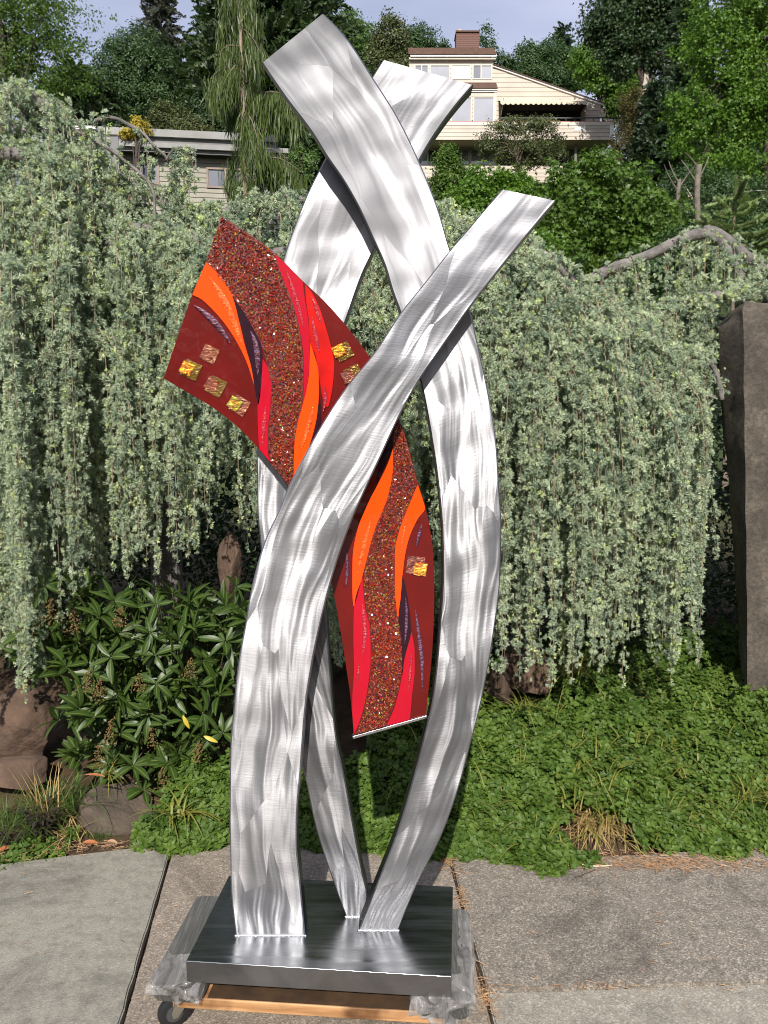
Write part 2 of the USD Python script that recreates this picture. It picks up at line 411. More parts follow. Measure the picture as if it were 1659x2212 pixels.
dark_steel = plain('dark_steel', (0.07, 0.07, 0.075), rough=0.38, metal=1.0, var=0.35, scale=9.0, bump=0.0006, bump_scale=60)
weld = plain('weld_bead', (0.6, 0.6, 0.61), rough=0.28, metal=1.0, var=0.2, scale=60, bump=0.0015, bump_scale=160)
base_steel = mat('patinated_steel', {
    'g': ('geometry', {}), 'mp': ('mapping', {'scale': (2.2, 30.0, 6.0), 'rotation': (0, 0, 0.08)}),
    'n': ('noise_texture', {'scale': 1.0, 'detail': 5.0, 'roughness': 0.6, 'distortion': 0.7}),
    'n2': ('noise_texture', {'scale': 5.0, 'detail': 4.0, 'distortion': 1.2}),
    'cr': ('rgb_ramp', {'ramp': [(0.2, (0.16, 0.175, 0.19)), (0.55, (0.31, 0.32, 0.335)), (0.8, (0.26, 0.26, 0.265))]}),
    'rr': ('map_range', {'from_min': 0.3, 'from_max': 0.7, 'to_min': 0.18, 'to_max': 0.42}),
    'b': ('bump', {'strength': 0.5, 'distance': 0.0007}),
    'p': ('principled_bsdf', {'metallic': 1.0})},
    [('g.position', 'mp.vector'), ('mp.vector', 'n.vector'), ('g.position', 'n2.vector'), ('n2.fac', 'cr.fac'), ('cr.color', 'p.base_color'),
     ('n.fac', 'rr.value'), ('rr.result', 'p.roughness'), ('n.fac', 'b.height'), ('b.normal', 'p.normal')])

BASE_Z = 0.2
corners = np.array([on(401, 2076, BASE_Z), on(975, 2109, BASE_Z), on(979, 1915, BASE_Z), on(495, 1891, BASE_Z)])
BC = corners.mean(0)
ex = (corners[1] - corners[0] + corners[2] - corners[3]); ex /= np.linalg.norm(ex)
ey = np.array([-ex[1], ex[0], 0])
BW = 0.5 * (np.linalg.norm(corners[1] - corners[0]) + np.linalg.norm(corners[2] - corners[3]))
BD = 0.5 * (np.linalg.norm(corners[3] - corners[0]) + np.linalg.norm(corners[2] - corners[1]))
BROT = np.eye(4); BROT[:3, 0], BROT[:3, 1], BROT[:3, 3] = ex, ey, [BC[0], BC[1], 0]
def local(m):
    """From the base's own axes (x along its front, y away, z up from the pavement) to the world."""
    m = m.copy(); m.apply_transform(BROT); return m
def rounded(x0, x1, y0, y1, z0, z1, r=0.004, seg=3):
    """A box with rounded edges."""
    import manifold3d as mf
    s = [mf.Manifold.sphere(r, 4 * seg).translate((x, y, z)) for x in (x0 + r, x1 - r) for y in (y0 + r, y1 - r) for z in (z0 + r, z1 - r)]
    h = mf.Manifold.batch_hull(s).to_mesh()
    return trimesh.Trimesh(h.vert_properties[:, :3], h.tri_verts, process=False)

sc = thing('abstract_sculpture', 'tall abstract sculpture of three curved brushed steel arms and a red fused glass panel', 'sculpture', (BC[0], BC[1], BASE_Z - 0.057))
obj('base_plate', local(rounded(-BW / 2, BW / 2, -BD / 2, BD / 2, BASE_Z - 0.057, BASE_Z, 0.0025)), base_steel, sc, smooth=40, label='dark polished steel plinth plate')

def arm(left, right, y0, k, depth, steel, bow, hb, n=110, m=14):
    """A tapering curved box arm: its two outlines in pixels, on the leaning plane y0 + k (z - base)."""
    def on_face(px, py):
        y = y0
        for _ in range(12):                                  # the face bows out of its plane higher up
            q = at(px, py, y); h = q[2] - BASE_Z
            y = y0 + k * h + bow * max(0.0, h - hb) ** 2
        return q
    L = spline([on_face(*p) for p in left], n)
    R = spline([on_face(*p) for p in right], n)
    mid = (L + R) / 2
    u = np.r_[0, np.cumsum(np.linalg.norm(np.diff(mid, axis=0), axis=1))]
    w = np.linalg.norm(R - L, axis=1)
    acr = (R - L) / w[:, None]
    tan = np.gradient(mid, axis=0); tan /= np.linalg.norm(tan, axis=1, keepdims=True)
    back = np.cross(tan, acr); back /= np.linalg.norm(back, axis=1, keepdims=True)
    if back[n // 2, 1] < 0:
        back = -back
    c = 0.0035
    s = np.linspace(0, 1, m)
    Li, Ri = L + acr * c, R - acr * c
    front = Li[:, None] * (1 - s)[None, :, None] + Ri[:, None] * s[None, :, None]
    cols = [L + back * c] + [front[:, q] for q in range(m)] + [R + back * c]
    vv = np.stack(cols, 1); mm = m + 2
    v = vv.reshape(-1, 3)
    vcoord = np.concatenate([-w[:, None] / 2, (s[None] - 0.5) * (w[:, None] - 2 * c), w[:, None] / 2], 1)
    uv = np.stack([np.repeat(u[:, None], mm, 1), vcoord], -1).reshape(-1, 2)
    tg = np.repeat(tan[:, None], mm, 1).reshape(-1, 3)
    i = (np.arange(n - 1)[:, None] * mm + np.arange(mm - 1)[None]).ravel()
    f = np.concatenate([np.stack([i, i + 1, i + mm + 1], 1), np.stack([i, i + mm + 1, i + mm], 1)])
    fn = np.cross(v[f[:, 1]] - v[f[:, 0]], v[f[:, 2]] - v[f[:, 0]])
    if fn[:, 1].mean() > 0:
        f = f[:, ::-1]
    p = obj('arm', (v, f), steel, sc, uv=uv)
    UsdGeom.PrimvarsAPI(stage.GetPrimAtPath(p)).CreatePrimvar('tang', Sdf.ValueTypeNames.Vector3fArray, 'vertex').Set(Vt.Vec3fArray.FromNumpy(tg.astype(np.float32)))
    a, b = L + back * c, R + back * c
    a2, b2 = L + back * depth, R + back * depth
    ring = np.stack([a, a2, b2, b], 1)
    vs = ring.reshape(-1, 3); q = np.arange(n - 1) * 4
    fs = [np.concatenate([np.stack([q + e, q + e + 1, q + e + 5], 1), np.stack([q + e, q + e + 5, q + e + 4], 1)]) for e in range(3)]
    e = (n - 1) * 4
    v2 = np.vstack([vs, L[:1], R[:1], L[-1:], R[-1:]])
    fs.append(np.array([[0, 2, 1], [0, 3, 2], [e, e + 1, e + 2], [e, e + 2, e + 3], [e + 4, e + 5, 0], [e + 5, 3, 0], [e + 6, e, e + 7], [e + 7, e, e + 3]]))
    obj('edge_plate', (v2, np.vstack(fs)), dark_steel, p)
    bead = []
    for t in np.linspace(0, 1, 70):
        q0 = L[0] * (1 - t) + R[0] * t
        sp = trimesh.creation.icosphere(1, 0.0036)
        sp.apply_scale((1.0, 0.9, 0.75)); sp.apply_translation((q0[0], q0[1] - 0.001, BASE_Z + 0.001)); bead.append(sp)
    obj('weld_seam', cat_mesh(bead), weld, p, smooth=True)
    return p

A_L = [(509, 2019), (498, 1900), (496, 1800), (496, 1700), (498, 1600), (504, 1531), (513, 1440), (530, 1346), (541, 1280), (555, 1221), (575, 1160), (602, 1103), (622, 1053), (655, 988), (697, 913), (750, 833), (808, 762), (865, 676), (920, 607), (974, 538), (1030, 472), (1083.6, 409)]
A_R = [(660, 2027), (648, 1899), (641, 1824), (642, 1759), (650, 1659), (654, 1600), (661, 1520), (673, 1440), (690, 1356), (715, 1256), (736, 1190), (762, 1120), (790, 1056), (823, 985), (862, 900), (905, 822), (956, 748), (1012, 668), (1083.6, 575.4), (1140, 506), (1201, 433.8)]
B_L = [(775, 2008), (817.5, 1901), (855.6, 1804), (884.5, 1710), (912, 1606), (936, 1500), (951, 1341), (957, 1231), (955, 1146), (947, 1053), (929, 928), (907, 818), (886, 745), (865, 676), (848, 630), (831.6, 575), (806, 517), (773, 445), (739, 386), (705.6, 338), (676, 290), (613, 206), (565.7, 136.5)]
B_R = [(861, 2010), (902.8, 1907.5), (954.5, 1804), (987.7, 1712.7), (1017, 1606), (1042, 1506), (1067, 1366), (1080, 1260), (1083.5, 1150), (1078.5, 1053), (1072, 953), (1056, 853), (1034.5, 753), (1012, 655), (990, 585), (970, 531), (949, 458), (907, 351), (861, 256), (806, 168), (747.6, 80), (698.5, 28.6)]
C_L = [(747, 1979), (711, 1880), (680, 1780), (659, 1682), (630, 1580), (600, 1450), (575, 1300), (562, 1170), (556, 1103), (554, 978), (560, 850), (580, 690), (614, 552), (638, 483), (663, 420), (699, 348), (740, 270), (800, 172), (827, 129)]
C_R = [(779, 1982), (794, 1940), (782, 1880), (767, 1804), (745, 1682), (726, 1591), (715, 1470), (707, 1356), (700, 1230), (698, 1080), (702, 950), (712, 830), (728, 750), (750, 685), (785, 588), (803, 550), (835, 480), (870, 415), (905, 348), (938, 292), (1022.5, 184)]
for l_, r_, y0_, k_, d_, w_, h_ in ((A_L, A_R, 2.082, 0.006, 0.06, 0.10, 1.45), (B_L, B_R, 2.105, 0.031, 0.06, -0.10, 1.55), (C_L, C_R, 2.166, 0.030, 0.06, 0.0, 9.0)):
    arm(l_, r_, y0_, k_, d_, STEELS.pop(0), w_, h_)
# ------------------------------------------------------------------ the glass panel
GY = 2.157                                                   # front of the panel
def gp(pts):
    return Polygon([(q[0], q[2]) for q in (at(x, y, GY) for x, y in pts)]).buffer(0)
def smoothed(pts, n=90):
    p = np.array(pts, float)
    return [tuple(q) for q in spline(np.vstack([p, p[:1]]), n)[:-1]]
def glossy(name, color, var=0.12, coat=0.6, rough=0.4):
    c = np.array(color)
    return mat(name, {'g': ('geometry', {}), 'n': ('noise_texture', {'scale': 7.0, 'detail': 2.0}),
                      'n2': ('noise_texture', {'scale': 18.0, 'detail': 1.0}), 'b': ('bump', {'strength': 0.35, 'distance': 0.004}),
                      'r': ('rgb_ramp', {'ramp': [(0.3, tuple(c * (1 - var))), (0.7, tuple(np.minimum(c * (1 + var), 1)))]}),
                      'p': ('principled_bsdf', {'roughness': rough, 'coat_weight': coat, 'coat_roughness': 0.03, 'specular_ior_level': 0.15})},
               [('g.position', 'n.vector'), ('n.fac', 'r.fac'), ('r.color', 'p.base_color'), ('g.position', 'n2.vector'), ('n2.fac', 'b.height'), ('b.normal', 'p.coat_normal')])
G_DARK = glossy('dark_red_glass', (0.112, 0.003, 0.002), var=0.25)
G_ORANGE = glossy('orange_glass', (0.95, 0.062, 0.0), var=0.05)
G_CRIM = glossy('crimson_glass', (0.42, 0.0015, 0.016), var=0.08)
G_PLUM = glossy('plum_glass', (0.018, 0.002, 0.008))
G_BACKLIT = glossy('painted_backlit_glass', (0.55, 0.006, 0.004), var=0.45)  # dark red glass with light from behind painted in as brighter red
G_BROWN = plain('frit_bed', (0.11, 0.012, 0.005), rough=0.35, var=0.5, scale=90, bump=0.002, bump_scale=300)
outer = [(478, 467), (515, 490), (553, 515), (594.5, 547.6), (654, 607), (700, 650), (744, 699), (779, 744), (815, 797), (840, 845), (859, 896), (878, 950), (902.5, 1043), (920, 1099), (930, 1150), (936, 1200), (938, 1272), (937, 1342), (934, 1400), (928.5, 1463), (920, 1545)]
inner = [(764, 1588), (758, 1515), (746, 1429), (732, 1342), (719, 1272), (700, 1200), (675, 1130), (650, 1085), (624, 1052), (583, 999), (555, 965), (510, 919), (467, 885), (411, 851), (353.6, 817.6)]
lft = [(372, 762), (392, 703), (415, 637), (444.6, 567), (461, 518)]
panel_px = [tuple(q) for q in spline(outer, 70)] + [tuple(q) for q in spline(inner, 60)] + lft
PANEL = gp(panel_px)
gl = obj('glass_panel', ext(PANEL, GY, 0.012), G_DARK, sc, label='curved dark red fused glass panel')
frit_u_px = [(478.6, 467), (515, 490), (553, 515), (594.5, 547.6), (603, 577), (620, 620), (637, 670.6), (648, 719), (655, 775), (655, 832), (652.5, 874), (642.6, 917), (635.5, 959), (634, 1001), (637, 1032), (626, 1052), (611, 1033), (586, 1003), (580, 973), (580, 931), (586, 874), (586, 823), (575, 775), (563, 738), (543.6, 704.5), (521, 668), (493, 625), (464, 586), (444.6, 566), (461, 518)]
frit_l_px = [(859, 896), (878, 950), (902.5, 1043), (881.6, 1095), (861, 1147.5), (852, 1196), (852, 1255), (859, 1321), (868, 1376.6), (869.5, 1439), (861, 1491), (847, 1536), (833, 1567), (765, 1586), (774, 1571), (788, 1526), (798, 1474), (802, 1418), (800, 1359), (789.6, 1304), (784.5, 1255), (791, 1210), (802, 1168), (814, 1133.6), (838, 1071), (850, 1002), (850, 936)]
for px_ in (frit_u_px, frit_l_px):
    obj('frit_band', ext(gp(px_).intersection(PANEL.buffer(-0.001)), GY - 0.003, 0.0045), G_BROWN, sc)
strips = [
    (G_ORANGE, [(444.6, 567), (415, 635), (433, 645), (459, 668), (490, 704.5), (515, 744), (535, 786.5), (551, 837), (542, 789), (529.5, 747), (518, 699), (504, 645), (487, 611), (464, 583)]),
    (G_PLUM, [(505, 647), (526.6, 673), (546, 707), (563, 741), (567.6, 775), (565, 826), (558, 874), (552, 846), (543.6, 795), (532, 747), (520, 702)]),
    (G_CRIM, [(567, 775), (580, 798), (586, 837), (585, 874), (579, 931), (579, 973), (584, 998), (562, 974), (558, 931), (557, 878), (565, 828)]),
    (G_CRIM, [(595, 549), (654, 607), (657, 634), (665, 685), (669.5, 738.5), (669, 784), (664, 832), (654, 874), (656, 832), (656, 775), (649, 719), (636, 665), (615, 610), (601, 572)]),
    (G_ORANGE, [(670, 740), (679, 767), (688, 803.5), (689, 846), (685, 897), (674, 945), (651, 1007), (637, 1036), (635, 1000), (636.5, 959), (643, 917), (653, 878), (663, 840), (669, 795)]),
    (G_BACKLIT, [(659, 614), (672, 630), (690, 665), (703, 705), (714, 745), (722, 790), (717, 845), (707, 880), (698, 862), (690, 815), (682, 768), (671, 740), (667, 690), (661, 642)]),  # not a strip of its own: light through the dark panel, painted on
    (G_PLUM, [(689, 850), (694, 902), (679, 959), (655, 1006), (676, 945), (686, 897)]),
    (G_ORANGE, [(849, 968), (849, 1005), (838, 1070), (812, 1137), (800, 1175), (788, 1224), (764, 1309), (761, 1255), (762, 1203), (770.5, 1151), (791, 1095), (815.7, 1047), (836.5, 1005)]),
    (G_ORANGE, [(902.5, 1046), (918, 1097), (902.5, 1120), (881.6, 1168), (873, 1210), (868, 1258.6), (860, 1331), (853, 1265.5), (853, 1196), (862, 1147.5), (882, 1095)]),
    (G_CRIM, [(784, 1246), (788, 1307), (799, 1359), (801, 1418), (794, 1487.6), (777, 1557), (764.5, 1584), (761, 1515), (765, 1446), (763.6, 1369.6), (765, 1312)]),
    (G_CRIM, [(888.6, 1364), (895.5, 1411), (895.5, 1446), (890, 1498), (884, 1552), (835, 1565), (850, 1532.7), (864, 1480.7), (874.7, 1418), (883, 1387)]),
    (G_PLUM, [(869, 1240), (881.6, 1296.7), (888, 1361), (874, 1418), (869, 1458), (866, 1376.6), (861, 1331), (866, 1283)]),
    (G_PLUM, [(848, 940), (848, 966), (830, 1008), (814, 1046), (820, 1000), (836, 965)]),
]
for m_, px_ in strips:
    obj('glass_strip', ext(gp(smoothed(px_)).intersection(PANEL.buffer(-0.0012)), GY - 0.004, 0.0055), m_, sc)

def irid(name, base, glint):
    """Rippled iridescent glass."""
    return mat(name, {
        'g': ('geometry', {}), 'mp': ('mapping', {'rotation': (0, 0.7, 0), 'scale': (26.0, 26.0, 110.0)}),
        'n': ('noise_texture', {'scale': 2.4, 'detail': 2.0, 'distortion': 1.2}),
        'r': ('rgb_ramp', {'ramp': base}), 'b': ('bump', {'strength': 1.0, 'distance': 0.004}),
        'p': ('principled_bsdf', {'roughness': 0.16, 'metallic': glint, 'coat_weight': 1.0, 'thin_film_thickness': 420.0})},
        [('g.position', 'mp.vector'), ('mp.vector', 'n.vector'), ('n.fac', 'r.fac'), ('r.color', 'p.base_color'), ('n.fac', 'b.height'), ('b.normal', 'p.normal')])
I_GOLD = irid('gold_iridescent', [(0.32, (0.22, 0.012, 0.008)), (0.45, (0.60, 0.10, 0.02)), (0.53, (0.80, 0.55, 0.05)), (0.60, (0.45, 0.07, 0.02)), (0.72, (0.16, 0.07, 0.01))], 0.75)
I_OLIVE = irid('olive_iridescent', [(0.3, (0.07, 0.02, 0.004)), (0.5, (0.17, 0.10, 0.008)), (0.7, (0.09, 0.05, 0.006))], 0.45)
I_ROSE = irid('rose_iridescent', [(0.35, (0.10, 0.01, 0.012)), (0.55, (0.24, 0.07, 0.07)), (0.7, (0.5, 0.25, 0.22))], 0.4)
I_GREEN = irid('rainbow_iridescent', [(0.32, (0.25, 0.012, 0.008)), (0.44, (0.65, 0.2, 0.03)), (0.52, (0.1, 0.42, 0.2)), (0.58, (0.7, 0.5, 0.05)), (0.7, (0.25, 0.03, 0.01))], 0.75)
def square(cx, cy, s, deg):
    a = math.radians(deg); c, s2 = math.cos(a), math.sin(a)
    return [(cx + (dx * c - dy * s2) * s / 2, cy + (dx * s2 + dy * c) * s / 2) for dx, dy in ((-1, -1), (1, -1), (1, 1), (-1, 1))]
# (centre, size, turn, the plain square, the bright square over it)
for cx, cy, s_, deg, under, over, dx, dy in ((413, 799, 37, 25, I_OLIVE, I_GOLD, -9, -3), (467, 835, 37, 28, I_OLIVE, I_ROSE, -9, -4), (518, 876, 36, 30, I_ROSE, I_GREEN, -11, -4),
                                             (742, 760, 35, -28, I_OLIVE, I_GOLD, -10, -2), (764, 808, 35, -28, I_OLIVE, I_ROSE, -12, 6), (898, 1221, 38, 4, I_ROSE, I_GOLD, 10, 8)):
    t_ = obj('glass_tile', ext(gp(square(cx, cy, s_, deg)), GY - 0.0025, 0.003), under, sc)
    obj('iridescent_square', ext(gp(square(cx + dx, cy + dy, s_ * 0.72, deg + 4)), GY - 0.0050, 0.0027), over, t_)
t_ = obj('glass_tile', ext(gp(square(453, 765, 34, 26)), GY - 0.0025, 0.003), I_ROSE, sc)
def sliver(pts, w, m_):
    """A raised rippled lens of glass along a line."""
    n = 26
    c = spline([at(x, y, GY) for x, y in pts], n)
    t = np.gradient(c, axis=0); t /= np.linalg.norm(t, axis=1, keepdims=True)
    side = np.cross(t, [0, -1.0, 0])
    s = np.sin(np.linspace(0.04, math.pi - 0.04, n)) ** 0.8
    ww = w * mpp(2.1) / 2 * s
    rip = 1 + 0.25 * np.sin(np.arange(n) * 1.9)
    y0 = np.array([0, -1.0, 0])
    rows = [c + side * ww[:, None] - y0 * -0.0045, c + side * ww[:, None] * 0.45 + y0 * (0.0048 + 0.0022 * s * rip)[:, None],
            c - side * ww[:, None] * 0.45 + y0 * (0.0048 + 0.0022 * s / rip)[:, None], c - side * ww[:, None] - y0 * -0.0045]
    v = np.stack(rows, 1).reshape(-1, 3); q = np.arange(n - 1) * 4
    f = np.concatenate([np.concatenate([np.stack([q + e, q + e + 1, q + e + 5], 1), np.stack([q + e, q + e + 5, q + e + 4], 1)]) for e in range(3)])
    fn = np.cross(v[f[:, 1]] - v[f[:, 0]], v[f[:, 2]] - v[f[:, 0]])
    if fn[:, 1].mean() > 0:
        f = f[:, ::-1]
    obj('glass_sliver', (v, f), m_, sc, smooth=50)
I_VIO = irid('violet_iridescent', [(0.35, (0.05, 0.004, 0.02)), (0.55, (0.16, 0.06, 0.14)), (0.7, (0.30, 0.2, 0.4))], 0.3)
I_OR = irid('orange_iridescent', [(0.35, (0.75, 0.05, 0.0)), (0.6, (0.9, 0.12, 0.02)), (0.75, (0.95, 0.3, 0.15))], 0.1)
I_CR = irid('crimson_iridescent', [(0.35, (0.35, 0.0, 0.015)), (0.6, (0.5, 0.03, 0.06)), (0.75, (0.6, 0.2, 0.35))], 0.15)
for px_, w_, m_ in (([(420, 660), (450, 682), (478, 712), (498, 742)], 13, I_VIO), ([(450, 597), (480, 640), (505, 695), (525, 747)], 15, I_OR),
                    ([(542, 716), (553, 745), (557, 780), (557, 811)], 12, I_VIO), ([(616, 579), (632, 622), (647, 670), (656, 712)], 9, I_CR),
                    ([(574, 878), (571, 920), (567, 965)], 9, I_CR), ([(677, 878), (666, 925), (650, 970)], 10, I_OR),
                    ([(673, 640), (684, 668), (694, 702)], 9, I_CR), ([(674, 684), (682, 725), (691, 763)], 9, I_CR), ([(701, 832), (703, 860), (698, 890)], 8, I_CR),
                    ([(802, 1123), (785, 1180), (772, 1238)], 11, I_OR), ([(748, 1186), (750, 1230), (746, 1270)], 7, I_VIO), ([(781, 1300), (788, 1360), (783, 1415)], 10, I_CR),
                    ([(776, 1425), (774, 1450), (771, 1480)], 6, I_CR), ([(911, 1130), (905, 1155), (899, 1180)], 7, I_VIO), ([(897, 1316), (906, 1380), (912, 1440), (912, 1492)], 9, I_VIO),
                    ([(882, 1106), (872, 1150), (864, 1200)], 7, I_OR), ([(889, 1400), (887, 1440), (882, 1490)], 7, I_CR), ([(876, 1290), (878, 1330), (874, 1390)], 7, I_VIO)):
    sliver(px_, w_, m_)
# crushed glass grains
rng = np.random.default_rng(11)
def grain(seed):
    r = np.random.default_rng(seed)
    m = trimesh.PointCloud(r.normal(size=(9, 3)) * [1, 1, 0.7]).convex_hull
    m.apply_scale(1 / np.abs(m.vertices).max()); return m
def gmat(name, c, rough=0.12, spec=0.9, coat=1.0):
    return mat(name, {'p': ('principled_bsdf', {'base_color': c, 'roughness': rough, 'specular_ior_level': spec, 'coat_weight': coat})}, [])
GC = [('red', (0.30, 0.012, 0.006)), ('dark', (0.035, 0.006, 0.012)), ('amber', (0.42, 0.13, 0.012)), ('brown', (0.16, 0.020, 0.008)), ('clear', (0.42, 0.26, 0.20)), ('olive', (0.26, 0.20, 0.02)), ('plum', (0.08, 0.010, 0.045))]
protos = [(f'grain_{n}', grain(40 + q), gmat(f'grain_{n}', c)) for q, (n, c) in enumerate(GC)]
def fill(poly, n, rng):
    x0, z0, x1, z1 = poly.bounds
    p = np.c_[rng.uniform(x0, x1, n), rng.uniform(z0, z1, n)]
    return p[shapely.contains_xy(poly, p[:, 0], p[:, 1])]
for px_ in (frit_u_px, frit_l_px):
    pg = gp(px_).intersection(PANEL)
    p_ = fill(pg.buffer(-0.002), int(pg.envelope.area / 7.5e-6), rng)
    n_ = len(p_)
    pos_ = np.c_[p_[:, 0], GY - 0.0035 - rng.uniform(0, 0.003, n_), p_[:, 1]]
    tone = meshkit.noise(np.c_[p_ * 16, np.zeros(n_)], 2)
    idx_ = np.where(rng.random(n_) < 0.32 + 0.35 * (tone - 0.5), 2 * (rng.random(n_) < 0.45) + 0, rng.choice(7, n_, p=[0.18, 0.22, 0.08, 0.34, 0.03, 0.06, 0.09]))
    scatter('glass_frit', sc, protos, pos_, rng.normal(size=(n_, 3)), rng.uniform(0.0016, 0.0036, n_), idx_, rng)
# metal channel under the panel, and the small brackets behind it
ch = [at(762, 1592, GY), at(922, 1547, GY)]
dv = ch[1] - ch[0]; ln = np.linalg.norm(dv); bar = rounded(0, ln, -0.012, 0.012, -0.004, 0.004, 0.0015)
Tm = np.eye(4); Tm[:3, 0] = dv / ln; Tm[:3, 1] = [0, 1, 0]; Tm[:3, 2] = np.cross(Tm[:3, 0], [0, 1, 0]); Tm[:3, 3] = ch[0] + [0, 0.006, 0]
bar.apply_transform(Tm)
obj('edge_channel', bar, weld, sc, smooth=40, label='bright metal strip under the glass panel')

# ================================================================== the furniture trolley under it
TZ = BASE_Z - 0.057 - 0.001                                  # its deck
carpet = mat('worn_carpet', {
    'g': ('geometry', {}), 'mp': ('mapping', {'scale': (230.0, 9.0, 60.0), 'rotation': (0, 0, -0.09)}), 'n': ('noise_texture', {'scale': 1.0, 'detail': 4.0, 'roughness': 0.7}),
    'n2': ('noise_texture', {'scale': 16.0, 'detail': 4.0}),
    'r': ('rgb_ramp', {'ramp': [(0.3, (0.015, 0.016, 0.014)), (0.52, (0.055, 0.055, 0.046)), (0.72, (0.17, 0.16, 0.135))]}),
    'm': ('mix', {'mix_type': 'multiply', 'fac': 0.6}), 'b': ('bump', {'strength': 0.8, 'distance': 0.003}), 'p': ('principled_bsdf', {'roughness': 0.9, 'sheen_weight': 0.3})},
    [('g.position', 'mp.vector'), ('mp.vector', 'n.vector'), ('n.fac', 'r.fac'), ('g.position', 'n2.vector'), ('r.color', 'm.color1'), ('n2.fac', 'm.color2'), ('m.color', 'p.base_color'), ('n.fac', 'b.height'), ('b.normal', 'p.normal')])
wood = mat('pine_board', {
    'g': ('geometry', {}), 'mp': ('mapping', {'scale': (2.5, 40.0, 60.0), 'rotation': (0, 0, 0.09)}), 'n': ('noise_texture', {'scale': 1.0, 'detail': 4.0, 'distortion': 0.6}),
    'n2': ('noise_texture', {'scale': 7.0, 'detail': 4.0}), 'r': ('rgb_ramp', {'ramp': [(0.25, (0.24, 0.11, 0.04)), (0.55, (0.46, 0.25, 0.11)), (0.8, (0.55, 0.33, 0.165))]}),
    'r2': ('rgb_ramp', {'ramp': [(0.36, (0.30, 0.24, 0.18)), (0.52, (1, 1, 1))]}), 'm': ('mix', {'mix_type': 'multiply', 'fac': 1.0}), 'p': ('principled_bsdf', {'roughness': 0.62})},
    [('g.position', 'mp.vector'), ('mp.vector', 'n.vector'), ('n.fac', 'r.fac'), ('g.position', 'n2.vector'), ('n2.fac', 'r2.fac'), ('r.color', 'm.color1'), ('r2.color', 'm.color2'), ('m.color', 'p.base_color')])
dark_wood = plain('dark_brown_wood', (0.050, 0.026, 0.011), rough=0.8, var=0.7, scale=14)  # rail top in a darker brown than its sides
film = mat('stretch_film', {
    'g': ('geometry', {}), 'n': ('noise_texture', {'scale': 16.0, 'detail': 3.5, 'roughness': 0.55, 'distortion': 0.8}), 'lw': ('layer_weight', {'blend': 0.35}),
    'b': ('bump', {'strength': 1.0, 'distance': 0.012}), 't': ('transparent_bsdf', {'color': (0.93, 0.92, 0.90)}),
    'p': ('principled_bsdf', {'base_color': (0.55, 0.53, 0.52), 'roughness': 0.07, 'specular_ior_level': 1.0}),
    'mp': ('mapping', {'scale': (2.2, 0.5, 2.2)}), 'mr': ('map_range', {'from_min': 0.3, 'from_max': 0.75, 'to_min': 0.05, 'to_max': 0.48, 'clamp': True}), 'm': ('mix_closure', {})},
    [('g.position', 'mp.vector'), ('mp.vector', 'n.vector'), ('n.fac', 'b.height'), ('b.normal', 'p.normal'), ('n.fac', 'mr.value'), ('mr.result', 'm.fac'), ('t.BSDF', 'm.closure1'), ('p.BSDF', 'm.closure2')], surface='m.closure')
rubber = plain('black_rubber', (0.010, 0.010, 0.011), rough=0.6, var=0.3, scale=30)
zinc = plain('zinc_plate', (0.55, 0.56, 0.50), rough=0.33, metal=1.0, var=0.2, scale=40)
tr = thing('furniture_trolley', 'low wooden furniture trolley with carpeted ends wrapped in plastic, under the sculpture', 'trolley', (BC[0], BC[1], 0))
FX0, FX1, BY0, BY1 = -0.424, 0.378, -0.206, 0.188            # outer ends, front and back, in the base's axes
def board(x0, x1, y0, y1, z0, z1, r):
    pg = sbox(x0 + r, y0 + r, x1 - r, y1 - r).buffer(r, quad_segs=5)
    a = slab(pg.buffer(-0.005), z0, z1); b = slab(pg, z0 + 0.006, z1 - 0.006)
    import manifold3d as mf
    return cat_mesh([b, a])
for x0, x1 in ((FX0, FX0 + 0.132), (FX1 - 0.135, FX1)):
    obj('carpeted_end', local(board(x0, x1, BY0, BY1, TZ - 0.052, TZ, 0.028)), carpet, tr)
for y0 in (BY0 + 0.024, BY1 - 0.115):
    rl_ = obj('rail', local(rounded(FX0 + 0.05, FX1 - 0.05, y0, y0 + 0.095, TZ - 0.083, TZ - 0.053, 0.003)), wood, tr, smooth=40)
    obj('worn_top', local(bx(FX0 + 0.14, FX1 - 0.14, y0 + 0.004, y0 + 0.09, TZ - 0.0545, TZ - 0.0522)), dark_wood, rl_, label='dark top of the wooden rail')
